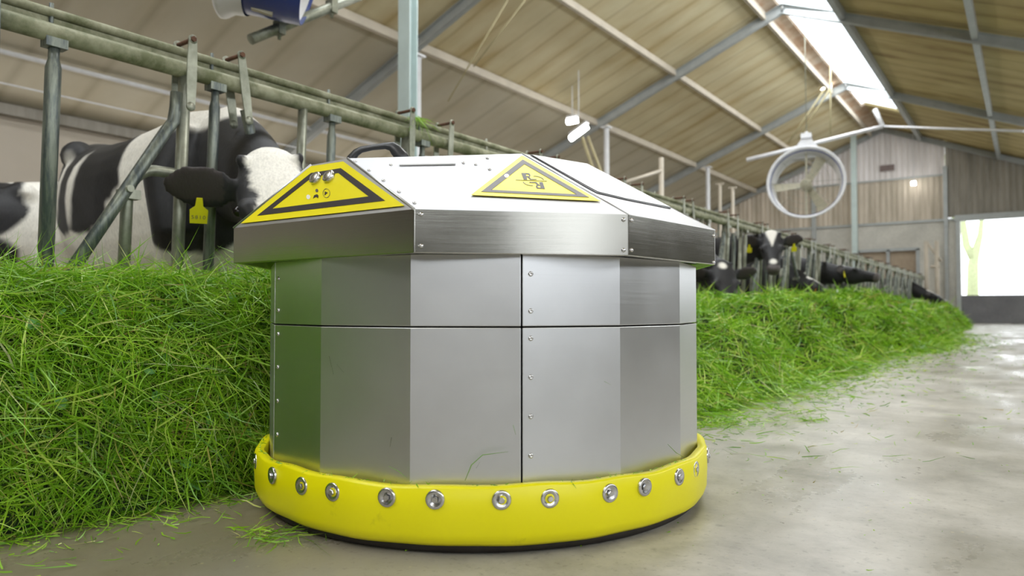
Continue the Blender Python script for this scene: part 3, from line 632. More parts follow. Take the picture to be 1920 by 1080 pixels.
# skirt bolts: visible ones where the photo has them, the rest evenly
bolts = [(513, 879), (568, 893), (626, 906), (727, 918), (817, 923), (941, 923), (1031, 920), (1143, 910), (1208, 901), (1272, 884), (1302, 870)]
angs = [loc_ang(bang(px, .602)) for px, _ in bolts]
a0 = max(angs); a1 = min(angs)+2*PI; nn = 15
angs += [a0+(a1-a0)*(k+1)/(nn+1) for k in range(nn)]
for a in angs:
    b = MB(); ax = Vector((math.cos(a), math.sin(a), 0)); c_ = pol(.6005, a, .1135 + .002*math.sin(a*5))
    b.lathe([(.0001, .001), (.0085, .001), (.0125, .004), (.0180, .0046), (.0195, .0025), (.0195, -.002)], 20, c_, ax); b.lathe([(.0065, .002), (.0065, .0065), (.0055, .0078), (.0001, .0078)], 6, c_, ax, smooth=False); b.build('skirt_bolt', M['bolt'], rob)
# body panels: sixteen facets, each panel folded once
VR = .576; V0 = loc_ang(R(7.5))
ZSEAM = .452
def panel(name, k0, k1, z0, z1):
    b = MB(); aa = [V0 + R(22.5)*j for j in range(k0, k1+1)]; g = .0013/VR; aa[0] += g; aa[-1] -= g; n_ = len(aa); th = .004
    vs = [pol(VR, a, z) for a in aa for z in (z0, z1)] + [pol(VR-th, a, z) for a in aa for z in (z0, z1)]; o_ = 2*n_
    fs = []
    for j in range(n_-1): q = 2*j; fs += [(q, q+2, q+3, q+1), (o_+q, o_+q+1, o_+q+3, o_+q+2), (q, o_+q, o_+q+2, q+2), (q+1, q+3, o_+q+3, o_+q+1)]
    fs += [(0, 1, o_+1, o_), (o_-2, 2*o_-2, 2*o_-1, o_-1)]
    b.add(vs, fs); return fix_normals(b.build(name, M['steel'], rob, bevel=.0026))
for k0, k1 in ((0, 3), (3, 6), (6, 8), (8, 10), (10, 13), (13, 16)):
    up = panel('upper_body_panel', k0, k1, ZSEAM+.0012, .600); lo = panel('lower_body_panel', k0, k1, .10, ZSEAM-.0012)
    a = V0 + R(22.5)*k0; p_ = pol(VR, a, 0); q_ = pol(VR, a+R(22.5), 0); e = (q_-p_).normalized(); ax = ((p_+q_)/2).normalized()
    for z_, par in ((.5595, up), (.4845, up), (.429, lo), (.351, lo), (.272, lo), (.1935, lo)):
        b = MB(); c_ = p_ + e*.0195 + Vector((0, 0, z_)); b.lathe([(.0055, -.001), (.0055, .001), (.0042, .0028), (.0018, .0033), (.0015, .0018), (.0001, .0018)], 12, c_, ax); b.build('screw', M['bolt'], par)
b = MB(); b.lathe([(.0001, .08), (.5, .08), (.5, .6), (.0001, .6)], 32, smooth=False); b.build('chassis', M['rubber'], rob)
# lid
def rl(x, y, z): return Matrix.Rotation(R(-1.7), 3, 'Z') @ Vector((x, y, z))
ZR0, ZR1, ZT = .597, .682, .850
rim = [(.32, -.552), (.596, -.216), (.602, .184), (.32, .57), (-.32, .57), (-.60, .20), (-.60, -.25), (-.255, -.611)]
top = [(.041, -.501, .827), (.246, -.133, .870), (.167, .258, .916), (.05, .44, .90), (-.10, .44, .90), (-.21, .25, .916), (-.29, -.14, .870), (-.081, -.514, .826)]
nR = 8
def rv(i, z): return rl(rim[i % nR][0], rim[i % nR][1], z)
def tv(i): return rl(*top[i % nR])
b = MB(); vs = [rv(i, ZR0) for i in range(8)] + [rv(i, ZR1) for i in range(8)]
ins = [rl(x*.975, y*.975, ZR0) for x, y in rim] + [rl(x*.93, y*.93, ZR0+.02) for x, y in rim]
b.add(vs+ins, [(i, (i+1) % 8, 8+(i+1) % 8, 8+i) for i in range(8)] + [(16+i, 16+(i+1) % 8, (i+1) % 8, i) for i in range(8)] + [(24+i, 24+(i+1) % 8, 16+(i+1) % 8, 16+i) for i in range(8)] + [tuple(24+i for i in range(8))[::-1]])
fix_normals(b.build('lid_rim', M['steel_rim'], rob, bevel=.0018))
faceN = {}
for i in range(8):
    a_, b_, c_, d_ = rv(i, ZR1), rv(i+1, ZR1), tv(i+1), tv(i)
    nrm = (c_-a_).cross(d_-b_).normalized()
    mid = (a_+b_+c_+d_)/4
    if nrm.dot(Vector((mid.x, mid.y, .3))) < 0: nrm = -nrm
    faceN[i] = (nrm, mid, a_, b_, c_, d_)
    b = MB(); b.add([a_, b_, c_, d_], [(0, 1, 2), (0, 2, 3)]); b.add([p-nrm*.003 for p in (a_, b_, c_, d_)], [(0, 2, 1), (0, 3, 2)])
    o = b.build('lid_facet', M['steel_top'], rob)
b = MB(); b.add([tv(i) for i in range(8)] + [tv(i)-Vector((0, 0, .004)) for i in range(8)], [tuple(range(8)), tuple(range(8, 16))[::-1]] + [(i, 8+i, 8+(i+1) % 8, (i+1) % 8) for i in range(8)]); fix_normals(b.build('lid_top', M['steel_top'], rob))
# folded seams along the ridges of the lid (raised beads, front ones)
for i in (0, 7):
    a_, d_ = rv(i, ZR1), tv(i); b = MB(); b.tube([a_, d_], .0028, 8); b.build('lid_seam', M['steel'], rob)
for i in (1, 2, 3):
    b = MB(); b.tube([rv(i, ZR1), tv(i)], .0016, 6); b.build('lid_seam', M['steel'], rob)
camL = rob.matrix_world if False else None
bpy.context.view_layer.update()
MI = rob.matrix_world.inverted(); CL = MI @ Vector((0, 0, CAMZ))
def on_face(px, py, i):
    """local point of lid face i under a pixel; i == 'rim1' etc. for rim faces"""
    if isinstance(i, int): nrm, P0 = faceN[i][0], faceN[i][1]
    else:
        k = int(i[3:]); a_, b_ = rv(k, ZR1), rv(k+1, ZR0); nrm = (rv(k+1, ZR1)-a_).cross(Vector((0, 0, 1))).normalized(); P0 = (a_+b_)/2
    d = MI.to_3x3() @ ray(px, py); t_ = (P0-CL).dot(nrm)/d.dot(nrm); p = CL + d*t_
    if nrm.dot(CL-P0) < 0: nrm = -nrm
    return p, nrm
def decal(name, pts, i, mat, h0=.0006, th=.0006, parent=None):
    q = [on_face(x, y, i) for x, y in pts]; nn_ = q[0][1]; b = MB(); b.prism([p+nn_*h0 for p, _ in q], nn_, th); return fix_normals(b.build(name, mat, parent or rob))
def ring_decal(name, outer, inner, i, mat, h0, parent):
    q = [on_face(x, y, i) for x, y in outer]; r_ = [on_face(x, y, i) for x, y in inner]; nn_ = q[0][1]; n = len(outer)
    A_ = [p+nn_*h0 for p, _ in q]; B_ = [p+nn_*h0 for p, _ in r_]; C_ = [p+nn_*.0006 for p in A_]; D_ = [p+nn_*.0006 for p in B_]
    b = MB(); b.add(A_+B_+C_+D_, sum([[(k, (k+1) % n, n+(k+1) % n, n+k), (2*n+k, 3*n+k, 3*n+(k+1) % n, 2*n+(k+1) % n), (k, 2*n+k, 2*n+(k+1) % n, (k+1) % n), (n+k, n+(k+1) % n, 3*n+(k+1) % n, 3*n+k)] for k in range(n)], []))
    return fix_normals(b.build(name, mat, parent))
FRONT, DIAG, SIDE = 7, 0, 1
# front label (yellow, cut-off triangle) with black frame
lab = decal('front_label', [(453, 420), (584, 313), (645, 304), (760, 387)], FRONT, M['sign_yellow'], .0022)
ring_decal('label_border', [(484, 406), (585, 326), (641, 317), (724, 378)], [(512, 393), (588, 333), (636, 326), (693, 370)], FRONT, M['sign_black'], .003, lab)
for px, py in ((595, 337), (620, 334)):
    p, nn_ = on_face(px, py, FRONT); b = MB(); b.lathe([(.0155, 0), (.0155, .008), (.013, .0105), (.0115, .009), (.009, .0105), (.0001, .0115)], 24, p+nn_*.002, nn_); b.build('ultrasonic_sensor', M['bolt'], rob)
# small printed icons
def blob(px, py, r_, i, mat, name, parent, h=.0032, n=14, tall=1.2):
    pts = [(px+r_*math.cos(2*PI*k/n), py+r_*tall*math.sin(2*PI*k/n)) for k in range(n)]; return decal(name, pts, i, mat, h, .0005, parent)
blob(580, 371, 3.6, FRONT, M['white_plastic'], 'status_light', lab); blob(596, 359, 2.6, FRONT, M['sign_grey'], 'indicator_dot', lab)
decal('gamepad_icon', [(589, 374), (591, 368), (594, 366.5), (597, 366), (599, 368.5), (598, 373.5), (595.5, 371), (592.5, 371.5)], FRONT, M['sign_black'], .0032, .0004, lab)
decal('arrow_icon', [(611, 360.5), (616.5, 363), (610.5, 368)], FRONT, M['sign_black'], .0032, .0004, lab)
ring_decal('arrow_ring', [(614+6.6*math.cos(2*PI*k/24), 364+8.6*math.sin(2*PI*k/24)) for k in range(24)], [(614+6.1*math.cos(2*PI*k/24), 364+8*math.sin(2*PI*k/24)) for k in range(24)], FRONT, M['sign_grey'], .0032, lab)
# warning triangle with the R R mark on the diagonal facet
tri = decal('warning_triangle', [(883, 367.5), (977.5, 294), (981, 294), (1126, 379)], DIAG, M['sign_yellow'], .002)
ring_decal('triangle_border', [(902, 362), (980, 301.5), (1104, 372.5)], [(921, 358.5), (983, 310), (1081, 367)], DIAG, M['sign_grey'], .0028, tri)
def zt_(x, y): return (880+x*260/1920, 280+y*120/886)     # from the close crop
def glyph(name, pts): return decal(name, [zt_(*p) for p in pts], DIAG, M['sign_black'], .0028, .0005, tri)
glyph('letter_stem', [(718, 347), (775, 347), (800, 438), (752, 438)])
glyph('letter_bowl', [(775, 347), (828, 350), (845, 375), (835, 398), (828, 386), (822, 368), (800, 362), (780, 364)])
glyph('letter_bowl_base', [(783, 388), (835, 392), (835, 405), (790, 402)])
glyph('letter_leg', [(800, 400), (832, 402), (852, 428), (930, 431), (930, 438), (842, 440), (822, 418)])
glyph('letter_stem', [(965, 473), (1012, 471), (1045, 565), (990, 563)])
glyph('letter_bowl', [(990, 563), (935, 560), (920, 535), (928, 512), (942, 520), (946, 543), (965, 549), (985, 549)])
glyph('letter_bowl_base', [(975, 522), (930, 520), (930, 508), (975, 510)])
glyph('letter_leg', [(965, 508), (933, 508), (912, 484), (830, 481), (830, 472), (925, 470), (945, 492)])
glyph('mark_line', [(640, 441), (1070, 456), (1070, 459), (640, 444)])
def arc(cx_, cy_, rx, ry, a0_, a1_, w_):
    o_ = [(cx_+rx*math.cos(R(a0_+(a1_-a0_)*k/12)), cy_+ry*math.sin(R(a0_+(a1_-a0_)*k/12))) for k in range(13)]; i_ = [(cx_+(rx-w_)*math.cos(R(a0_+(a1_-a0_)*k/12)), cy_+(ry-w_*.6)*math.sin(R(a0_+(a1_-a0_)*k/12))) for k in range(13)]
    for k in range(0, 12, 12):
        pass
    return o_+i_[::-1]
glyph('mark_arc', arc(885, 455, 148, 70, -88, -12, 9)); glyph('mark_arc', arc(885, 455, 148, 70, 92, 170, 9))
blob(*zt_(515, 385), 4.2, DIAG, M['bolt'], 'round_bolt', rob, .003, tall=.75)
# white plastic strip and screws on the diagonal facet
decal('white_strip', [(750, 303.5), (853, 302.5), (854, 309), (749, 311)], DIAG, M['white_plastic'], .001, .003)
def facet_screw(px, py, i, r_=.0042):
    p, nn_ = on_face(px, py, i); b = MB(); b.lathe([(r_, -.001), (r_, .0012), (r_*.7, .0028), (.0001, .003)], 10, p, nn_); b.build('screw', M['bolt'], rob)
for px, py in ((733, 309.5), (869, 306), (892, 309), (914, 297), (918, 318), (666, 303), (692, 320), (719, 339), (748, 360), (777, 381)): facet_screw(px, py, DIAG)
for px, py in ((1016, 301), (1109, 314), (1106, 351), (1239, 383)): facet_screw(px, py, SIDE)
for k, pts in (('rim0', ((790, 402), (790, 461), (1169, 412), (1169, 469))), ('rim1', ((1184, 413), (1184, 469), (1338, 442), (1338, 492)))):
    for px, py in pts: facet_screw(px, py, k, .0045)
for px, py in ((785, 402), (785, 461)): facet_screw(px, py, 'rim0', .002)
# hatch on the side facet
q_ = [(996, 292.5), (1100, 309), (1257, 391), (1170, 374), (1120, 362), (1105, 354)]
hatch = decal('hatch_plate', q_, SIDE, M['steel_top'], .001, .003)
decal('hatch_gap', [(994, 291.5), (997, 291.3), (1106, 353), (1121, 361), (1171, 373), (1258, 391), (1256, 392), (1170, 375), (1119, 363), (1104, 355)], SIDE, M['black'], .001, .0012)
# carry handle
def onZ(px, py, z): d = MI.to_3x3() @ ray(px, py); t_ = (z-CL.z)/d.z; return CL + d*t_
ha, hb = onZ(655, 297, ZT), onZ(758, 293.5, ZT)
mid = (ha+hb)/2; dirv = (hb-ha); away = (mid-CL); away.z = 0; away.normalize()
ha += away*.03; hb += away*.03
pts = []
for tt, hh in ((0, -.01), (.03, .006), (.12, .020), (.22, .027), (.42, .031), (.66, .034), (.78, .032), (.86, .022), (.95, .008), (1.02, -.01)): pts.append(ha.lerp(hb, tt)+Vector((0, 0, hh)))
b = MB(); b.tube(pts, [.011, .010, .008, .0065, .0055, .0065, .009, .011, .012, .012], 12, flat=1.4); b.build('carry_handle', M['black'], rob)
# stray blades stuck to the steel
def stuck(pts, r_, lab, z_off=0, mat='grass'):
    out = []
    for px, py in pts:
        d = ray(px, py); best = None
        for Rr in (.588,):   # hit the drum surface
            ox, oy = -RCX, -RCY; a_ = d.x**2+d.y**2; b2 = 2*(ox*d.x+oy*d.y); c2 = ox*ox+oy*oy-Rr**2; D = max(b2*b2-4*a_*c2, 0); best = (-b2-math.sqrt(D))/(2*a_)
        out.append(Vector((0, 0, CAMZ))+d*best)
    b = MB(); b.tube(out, [r_*.5]+[r_]*(len(out)-2)+[r_*.3], 5, flat=.4); o = b.build('grass_blade', M['blade'] if mat == 'grass' else M['blade_dark']); return tag(o, lab, 'grass', 'grass blades stuck to the robot')
M['blade'] = simple('green_blade', srgb(110, 160, 60), .5); M['blade_dark'] = simple('dark_dry_blade', srgb(66, 76, 52), .6)
stuck([(872, 901), (884, 872), (905, 853), (953, 847)], .0016, 'long curved green blade clinging above the skirt')
stuck([(729, 874), (748, 884), (762, 896)], .0013, 'short green blade left of the long curved blade')
stuck([(1252, 833), (1268, 849), (1284, 858)], .0013, 'green blade at the right end of the skirt')
stuck([(617, 667), (625, 702)], .0013, 'dark straight blade high on the left panel', mat='d')
stuck([(631, 683), (645, 699)], .0009, 'thin dark blade beside the straight one', mat='d')
stuck([(734, 820), (731, 838)], .0012, 'small dark blade low on the left panel', mat='d')
stuck([(962, 797), (967, 815)], .0012, 'small blade low on the middle panel')
stuck([(1133, 715), (1146, 722)], .0013, 'short green blade on the screwed panel')
stuck([(893, 878), (900, 866)], .001, 'tiny dark blade beside the long curved blade', mat='d')


# ------------------------------------------------------------------ cows
def frame(fwd, up=(0, 0, 1)):
    f = Vector(fwd).normalized(); u = Vector(up); u = (u - f*u.dot(f)).normalized(); l_ = u.cross(f); return Matrix((f, l_, u)).transposed()   # columns fwd, left, up
def loft(b, secs, n=20, pw=2.0):
    """secs: (centre, frame, half width, up radius, down radius)"""
    vs = []
    for c_, m, hw, ru, rd in secs:
        for k in range(n):
            a = 2*PI*k/n; ca, sa = math.cos(a), math.sin(a); e = 2/pw
            x = math.copysign(abs(ca)**e, ca)*hw; z_ = math.copysign(abs(sa)**e, sa)*(ru if sa > 0 else rd); vs.append(Vector(c_) + m @ Vector((0, x, z_)))
    N_ = len(secs); fs = [(i*n+k, i*n+(k+1) % n, (i+1)*n+(k+1) % n, (i+1)*n+k) for i in range(N_-1) for k in range(n)] + [tuple(range(n))[::-1], tuple((N_-1)*n+k for k in range(n))]
    b.add(vs, fs, True)
def hash_noise(P, s_, seed=0):
    x, y, z = P[:, 0]*s_, P[:, 1]*s_, P[:, 2]*s_
    return (np.sin(x*1.7+y*2.3+seed)+np.sin(y*1.9-z*2.1+seed*2)+np.sin(z*2.6+x*1.3+seed*3)+.6*np.sin(x*4.1-y*3.7+z*2.9+seed)+.4*np.sin(8.3*x+7.7*z-6*y))/3.6
def make_cow(name, label, world, yaw, head_at, head_dir, head_up=(0, 0, 1), voxel=.016, coat=None, ears=(.9, .9), tags=(1, 1), scale=1.0, legs=True, neck_mid=None, base='black', headonly=False, tail_up=False, tagmat='tag', drop=0.0, mouth=False, hsc=1.15, blen=1.0):
    """world: ground point under the withers; yaw: heading; head_at: poll in cow space; head_dir: poll to muzzle"""
    t = thing(name, label, 'cow', world, yaw, 'dairy cows behind the feed fence'); t.scale = (scale,)*3; b = MB(); I = Matrix.Identity(3)
    wz = 1.42
    # trunk: spine runs back along -x
    S_ = [(.36, .10, .16, .20, 1.10), (.30, .17, .26, .33, 1.06), (.18, .22, .34, .42, 1.06), (.02, .25, .37, .46, 1.05), (-.2, .285, .35, .46, 1.04), (-.5, .34, .34, .48, 1.02), (-.8, .37, .345, .48, 1.02), (-1.05, .35, .36, .42, 1.03), (-1.25, .29, .385, .33, 1.04), (-1.42, .25, .40, .26, 1.05), (-1.56, .19, .34, .22, 1.08), (-1.64, .11, .18, .16, 1.12)]
    loft(b, [((x, 0, zc), I, hw, ru, rd) for x, hw, ru, rd, zc in S_], 26, 2.25)
    for sy in (-1, 1):      # hook and pin bones, shoulders
        loft(b, [((-1.10+dx, sy*.23, 1.30), I, r_, r_, r_) for dx, r_ in ((-.10, .03), (-.04, .085), (.03, .085), (.11, .03))], 12)
        loft(b, [((-1.52+dx, sy*.12, 1.28), I, r_, r_, r_) for dx, r_ in ((-.08, .03), (-.02, .07), (.05, .07), (.12, .03))], 12)
        b.tube([(.16, sy*.16, 1.30), (.10, sy*.21, 1.05), (.17, sy*.20, .82), (.05, sy*.17, .66)], [.07, .12, .12, .08], 14)
    if legs:
        for sy in (-1, 1):
            b.tube([(.08, sy*.17, .85), (.04, sy*.16, .66), (.06, sy*.155, .48), (.065, sy*.155, .42), (.05, sy*.15, .26), (.05, sy*.15, .13), (.09, sy*.15, .03), (.10, sy*.15, .0)], [.11, .085, .062, .062, .042, .045, .055, .062], 14)
            b.tube([(-1.28, sy*.17, 1.05), (-1.26, sy*.19, .84), (-1.34, sy*.18, .66), (-1.45, sy*.17, .54), (-1.45, sy*.165, .45), (-1.38, sy*.16, .24), (-1.37, sy*.16, .13), (-1.33, sy*.16, .03), (-1.32, sy*.16, .0)], [.17, .155, .10, .065, .055, .043, .046, .056, .062], 14)
        loft(b, [((-.92+dx, 0, .66), I, .15*r_, .14*r_, .15*r_) for dx, r_ in ((-.24, .5), (-.12, 1), (.05, 1), (.2, .5))], 14)
    # tail
    b.tube([(-1.50, 0, 1.36), (-1.62, 0, 1.35), (-1.69, 0, 1.24), (-1.73, .02, 1.0), (-1.71, .03, .8)], [.05, .04, .03, .022, .02], 10)
    b.tube([(-1.71, .03, .84), (-1.71, .035, .7), (-1.70, .03, .5)], [.02, .05, .012], 10)
    # neck and head
    hp = Vector(head_at); hd = Vector(head_dir).normalized(); H = frame(hd, head_up)
    n0 = Vector((.22, 0, 1.14)); n3 = hp + hd*.04 - H @ Vector((0, 0, .10*hsc)); nm = Vector(neck_mid) if neck_mid else n0.lerp(n3, .5)+Vector((0, 0, .04))
    secs = []
    for k in range(7):
        q = k/6; c_ = n0*(1-q)**2 + nm*2*q*(1-q) + n3*q*q; tg = ((nm-n0)*(1-q) + (n3-nm)*q).normalized(); hw = .17*(1-q)+.098*hsc*q; hh = .27*(1-q)+.125*hsc*q
        secs.append((c_, frame(tg, (0, 0, 1) if abs(tg.z) < .9 else (1, 0, 0)), hw, hh, hh*1.05))
    loft(b, secs, 18)
    def h(x, y, z_): return hp + H @ (Vector((x, y, z_))*hsc)
    # head stations from the poll to the muzzle: x, half width, up, down
    hs = [(-.085, .045, .035, .06), (-.05, .080, .058, .10), (-.01, .098, .062, .13), (.03, .108, .062, .15), (.10, .116, .064, .185), (.17, .114, .060, .19), (.23, .095, .052, .165), (.30, .076, .045, .128), (.37, .068, .042, .105), (.43, .071, .044, .098), (.475, .070, .040, .090), (.505, .052, .026, .066)]
    loft(b, [(h(x, 0, -.02), H, hw*hsc, ru*hsc, rd*hsc) for x, hw, ru, rd in hs], 20, 2.3)
    for sy in (-1, 1):
        b.tube([h(.165, sy*.088, .018), h(.20, sy*.094, .014), h(.235, sy*.085, .008)], [.025*hsc, .036*hsc, .02*hsc], 10)     # brow and eye socket
        b.tube([h(-.005, sy*.07, .01), h(-.01, sy*.092, .03), h(-.012, sy*.102, .04)], [.034, .024, .014], 8)   # horn bud
        b.tube([h(.465, sy*.03, .012), h(.485, sy*.042, .002)], [.02, .02], 8)                                 # nostril pads
        er = ears[0 if sy < 0 else 1]
        # ear: flattened leaf reaching sideways
        L = .245*hsc; o_ = h(.075, sy*.088, -.03); dr = (H @ Vector((-.20, sy*1.0, .02+.25*(er-.9)))).normalized(); nr = (H @ Vector((.8, 0, .35))).normalized(); wd = dr.cross(nr).normalized(); nr = wd.cross(dr)
        m_ = Matrix((dr, wd, nr)).transposed(); es = []
        for q, wr in ((0, .032), (.12, .042), (.3, .068), (.5, .080), (.7, .072), (.86, .048), (.97, .02)):
            th = max(.012, voxel*.85)
            es.append((o_+dr*L*q-wd*(0), Matrix((dr, wd, nr)).transposed(), wr*hsc, th, th))
        loft(b, es, 12)
    if blen != 1: b.v = [(x*blen, y, z_) if x < 0 else (x, y, z_) for x, y, z_ in b.v]
    raw = b.build('raw_body', None)
    rm = raw.modifiers.new('r', 'REMESH'); rm.mode = 'VOXEL'; rm.voxel_size = voxel; sm = raw.modifiers.new('s', 'SMOOTH'); sm.factor = .5; sm.iterations = 5 if voxel < .02 else 3
    dg = bpy.context.evaluated_depsgraph_get(); dg.update(); me = bpy.data.meshes.new_from_object(raw.evaluated_get(dg)); me.name = 'body'; bpy.data.objects.remove(raw)
    n = len(me.vertices); co = np.empty(n*3, np.float32); me.vertices.foreach_get('co', co); P = co.reshape(-1, 3).astype(float)
    HL = (P - np.array(hp)) @ np.array(H) / hsc       # head space coordinates
    dneck = np.linalg.norm(P-np.array(hp), axis=1)
    ishead = (HL[:, 0] > -.10) & (np.linalg.norm(HL*np.array([.5, 1, 1]), axis=1) < .42) & (dneck < .62) & (P[:, 0] > .3)
    w_ = coat(P, HL, ishead)                    # 1 = white, 0 = black
    white = np.array([.80, .77, .70]); black = np.array([.014, .014, .016])
    nz = hash_noise(P, 9, 3)[:, None]; dirt = np.clip((.75-P[:, 2])/.7, 0, 1)[:, None]*np.clip(hash_noise(P, 5, 8)[:, None]+.6, 0, 1)
    cw = white*(1+.05*nz)*(1-.45*dirt) + np.array([.30, .22, .12])*.35*dirt; cb = black*(1+.5*nz)
    C_ = cb*(1-w_[:, None]) + cw*w_[:, None]
    muz = ishead & (HL[:, 0] > .445); C_[muz] = np.array([.10, .085, .085])
    ear_in = ishead & (np.abs(HL[:, 1]) > .15) & (np.abs(HL[:, 0]-.04) < .045) & (HL[:, 2] > -.06); C_[ear_in] = C_[ear_in]*.6+np.array([.03, .022, .02])
    hoof = P[:, 2] < .075; C_[hoof] = np.array([.05, .04, .03])
    at_ = me.color_attributes.new('coat', 'FLOAT_COLOR', 'POINT'); at_.data.foreach_set('color', np.concatenate([np.clip(C_, 0, 1), np.ones((n, 1))], 1).astype(np.float32).ravel())
    me.polygons.foreach_set('use_smooth', [True]*len(me.polygons)); me.materials.clear(); me.materials.append(M['cow'])
    o = bpy.data.objects.new('body', me); COL.objects.link(o); o.parent = t
    for sy in (-1, 1):
        c_ = h(.20, sy*.119, .012); b = MB(); b.lathe([(.0001, -.021), (.012, -.017), (.019, -.008), (.021, 0), (.019, .008), (.012, .017), (.0001, .021)], 14, c_, H @ Vector((0, 1, 0))); b.build('eye', M['eye'], t)
        if tags[0 if sy < 0 else 1]:
            c_ = h(.085, sy*.225, -.060) + (H @ Vector((.8, 0, .35))).normalized()*.022; R_ = Matrix.Identity(3)
            fwd = (H @ Vector((.85, 0, .3))).normalized(); wf = Vector((0, 0, 1)).cross(fwd).normalized(); uf = fwd.cross(wf)
            poly = [(-.030, -.075), (.030, -.075), (.032, -.02), (.014, -.004), (.010, .03), (-.010, .03), (-.014, -.004), (-.032, -.02)]
            b = MB(); b.prism([c_+wf*x+uf*z_ for x, z_ in poly], fwd, .003); e = b.build('ear_tag', M[tagmat], t)
            if name == 'cow' and voxel < .015:
                for k, seg in enumerate('SBTB'):
                    cu = bpy.data.curves.new('n', 'FONT'); cu.body = '5810'[k]; cu.size = .021; tmp = bpy.data.objects.new('n', cu); COL.objects.link(tmp); dg.update()
                    mm = bpy.data.meshes.new_from_object(tmp.evaluated_get(bpy.context.evaluated_depsgraph_get())); bpy.data.objects.remove(tmp)
                    dgt = bpy.data.objects.new('tag_digit', mm); COL.objects.link(dgt); mm.materials.append(M['sign_grey']); dgt.parent = e
                    mx_ = Matrix.Identity(4); bx = Matrix((wf, uf, fwd)).transposed().to_4x4(); dgt.matrix_local = Matrix.Translation(c_+wf*(-.026+.0132*k)+uf*(-.056)+fwd*.0035) @ bx
    return t
m = NT('cow_coat'); ca = m.n('ShaderNodeVertexColor', layer_name='coat'); hf = m.noise(m.obj(), 120, 3, .6, stretch=(1, 1, .35)); m.bump(hf, .25, .004)
m.b.inputs['Sheen Weight'].default_value = .06; m.b.inputs['Sheen Roughness'].default_value = .4
M['cow'] = m.set(m.mix(m.ramp(hf, [(.3, .22), (.6, 0.)]), ca.outputs['Color'], (.05, .045, .04)), .55, 0, .35)
def sm01(d, s_=.03): return np.clip(.5 - d/s_, 0, 1)          # 1 inside
def blob_d(P, c_, r_, seed=0, amp=.16, fs=7): q = (P-np.array(c_))/np.array(r_); return (np.linalg.norm(q, axis=1) - 1 + amp*hash_noise(P, fs, seed))*min(r_)
def head_blaze(HL, w0, w1, x1):   # white down the face
    return (np.abs(HL[:, 1]) - (w0+(w1-w0)*np.clip(HL[:, 0]/x1, 0, 1)) + .02*hash_noise(HL, 30, 4))
def coat_main(P, HL, hd):
    w_ = np.ones(len(P))
    for c_, r_, sd in (((-1.30, -.1, 1.22), (.30, .5, .40), 1), ((-.68, -.2, 1.26), (.46, .5, .44), 2), ((.36, -.2, 1.02), (.36, .4, .33), 3), ((.66, -.1, 1.08), (.26, .3, .27), 5)):
        w_ = np.minimum(w_, 1-sm01(blob_d(P, c_, r_, sd)))
    w_ = np.maximum(w_, sm01(blob_d(P, (-.92, -.36, 1.12), (.05, .2, .16), 7)))
    w_ = np.maximum(w_, sm01(blob_d(P, (-.70, -.38, 1.10), (.045, .2, .20), 9)))
    w_ = np.maximum(w_, sm01(blob_d(P, (-1.36, .0, 1.46), (.22, .05, .05), 12)))
    w_ = np.maximum(w_, sm01(blob_d(P, (.14, -.05, 1.40), (.50, .34, .135), 4)))
    bl = sm01(head_blaze(HL, .080, .062, .30), .016)*(HL[:, 2] > -.05)
    bl = np.maximum(bl, ((HL[:, 0] < .03) & (HL[:, 2] > -.06) & (np.abs(HL[:, 1]) < .075)).astype(float))
    bl = np.where((np.abs(HL[:, 1]) > .088) | (HL[:, 0] < -.09), 0, bl)
    return np.where(hd, bl, w_)
def coat_black(P, HL, hd):
    bl = sm01(np.abs(HL[:, 1]) - .055*np.clip(1-HL[:, 0]/.20, 0, 1), .016)*(HL[:, 2] > -.03)*(HL[:, 0] < .2)
    bl = np.maximum(bl, sm01(np.hypot(HL[:, 1], HL[:, 0]-.40)-.036, .02)*(HL[:, 2] > -.04))
    w_ = sm01(blob_d(P, (-.3, 0, .65), (.5, .4, .1), 2)); return np.where(hd, bl, w_)
def coat_dark(P, HL, hd): return np.where(hd, sm01(np.hypot(HL[:, 1], HL[:, 0]-.02)-.035, .02)*(HL[:, 2] > -.02), sm01(blob_d(P, (-.5, 0, .6), (.5, .4, .12), 2)))
def coat_mottle(P, HL, hd): return np.where(hd, sm01(head_blaze(HL, .05, .03, .3), .02)*(HL[:, 2] > -.05), sm01(hash_noise(P, 2.1, 1.3)*.2-.02, .03))
def coat_side(P, HL, hd):
    w_ = np.ones(len(P))
    for c_, r_, sd in (((-.85, .3, 1.28), (.26, .4, .34), 2), ((-.78, .3, .83), (.26, .4, .22), 6), ((.2, .2, 1.1), (.4, .4, .4), 3)): w_ = np.minimum(w_, 1-sm01(blob_d(P, c_, r_, sd)))
    return w_
def to_local(world, yaw, p, sc=1.0): return (Matrix.Rotation(-yaw, 3, 'Z') @ (Vector(p)-Vector(world)))/sc
def dir_local(yaw, d): return Matrix.Rotation(-yaw, 3, 'Z') @ Vector(d)
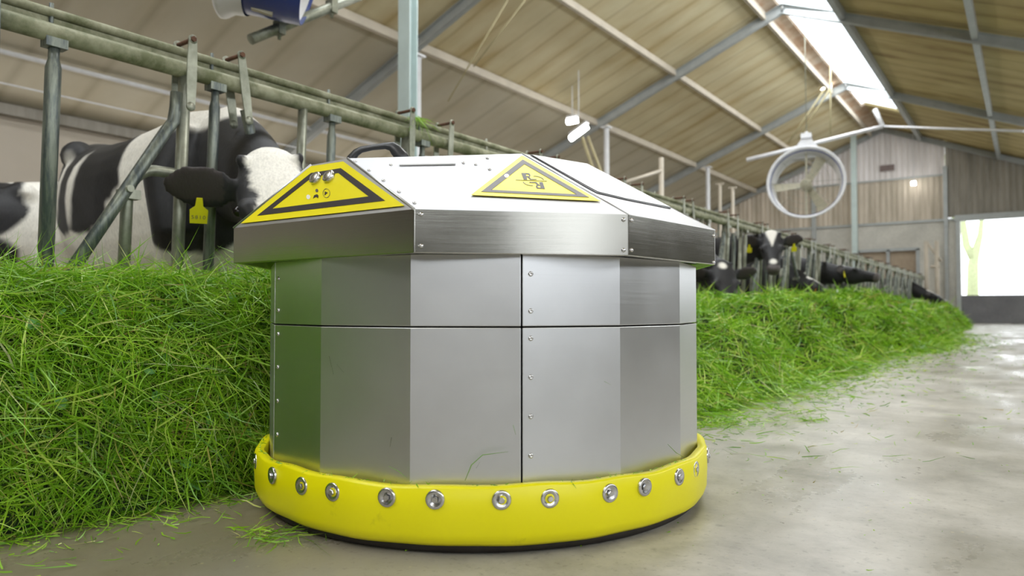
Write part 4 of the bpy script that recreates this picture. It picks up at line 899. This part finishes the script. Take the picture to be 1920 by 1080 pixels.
def cow_at(withers, yaw, poll, hdir, label, **kw):
    w0 = Vector((withers[0], withers[1], 0)); return make_cow('cow', label, w0, yaw, to_local(w0, yaw, poll, kw.get('scale', 1.0)), dir_local(yaw, hdir), **kw)
# the big cow with its head through the fence
cow_at((-3.40, 2.03), R(-4), atX(508, 314, -2.50), (.56, -.24, -.80), 'large black and white cow eating with its white forehead beside the robot', coat=coat_main, voxel=.0125, ears=(.9, .9), tags=(1, 0), scale=1.05, hsc=1.2, blen=.88, head_up=dir_local(R(-4), (.72, -.50, .45)))
# pale cow standing further back at the left edge, seen from its side
cow_at((-6.0, .95), R(-92), (-5.95, .2, 1.15), (0, -.6, -.8), 'mostly white cow with grey and black patches at the left edge', coat=coat_side, voxel=.024)
# black cow with white blaze looking at the camera
p = atX(1446, 443, -2.55); cow_at((-3.75, p.y+.25), R(-2), p, (.22, -.62, -.75), 'black cow with a white blaze looking towards the camera', coat=coat_black, voxel=.018, ears=(1.1, 1.1))
p = atX(1352, 500, -2.5); cow_at((-3.35, p.y+.15), R(0), p, (.35, -.45, -.80), 'black cow eating at the right edge of the robot', coat=coat_dark, voxel=.02, tags=(0, 0))
p = atX(1524, 530, -2.55); cow_at((-3.5, p.y-.1), R(0), p, (.8, .1, -.6), 'black cow with a pale poll eating behind the second heap', coat=coat_black, voxel=.02, tags=(1, 1), tagmat='tag_orange')
p = atX(1580, 503, -2.45); cow_at((-3.6, p.y+.1), R(0), p, (.93, -.1, -.22), 'black cow stretching its head far out over the grass', coat=coat_dark, voxel=.02, tags=(1, 0), ears=(.6, .6))
p = atX(1598, 552, -2.5); cow_at((-3.45, p.y), R(0), p, (.7, -.3, -.7), 'black cow with lowered head below the stretched out cow', coat=coat_dark, voxel=.026, tags=(1, 1))
p = atX(1744, 549, -2.3); cow_at((-3.25, p.y), R(0), p, (.8, -.2, -.5), 'small far black and white cow by the end of the fence', coat=coat_black, voxel=.03, tags=(0, 0))
# animals standing behind, seen between the bars
p = atX(1385, 470, -4.6); cow_at((-5.6, p.y+.3), R(30), (-4.9, p.y+.6, 1.35), (.8, .2, -.5), 'pale cow standing behind the bars left of the blazed cow', coat=coat_side, voxel=.03, tags=(0, 0))
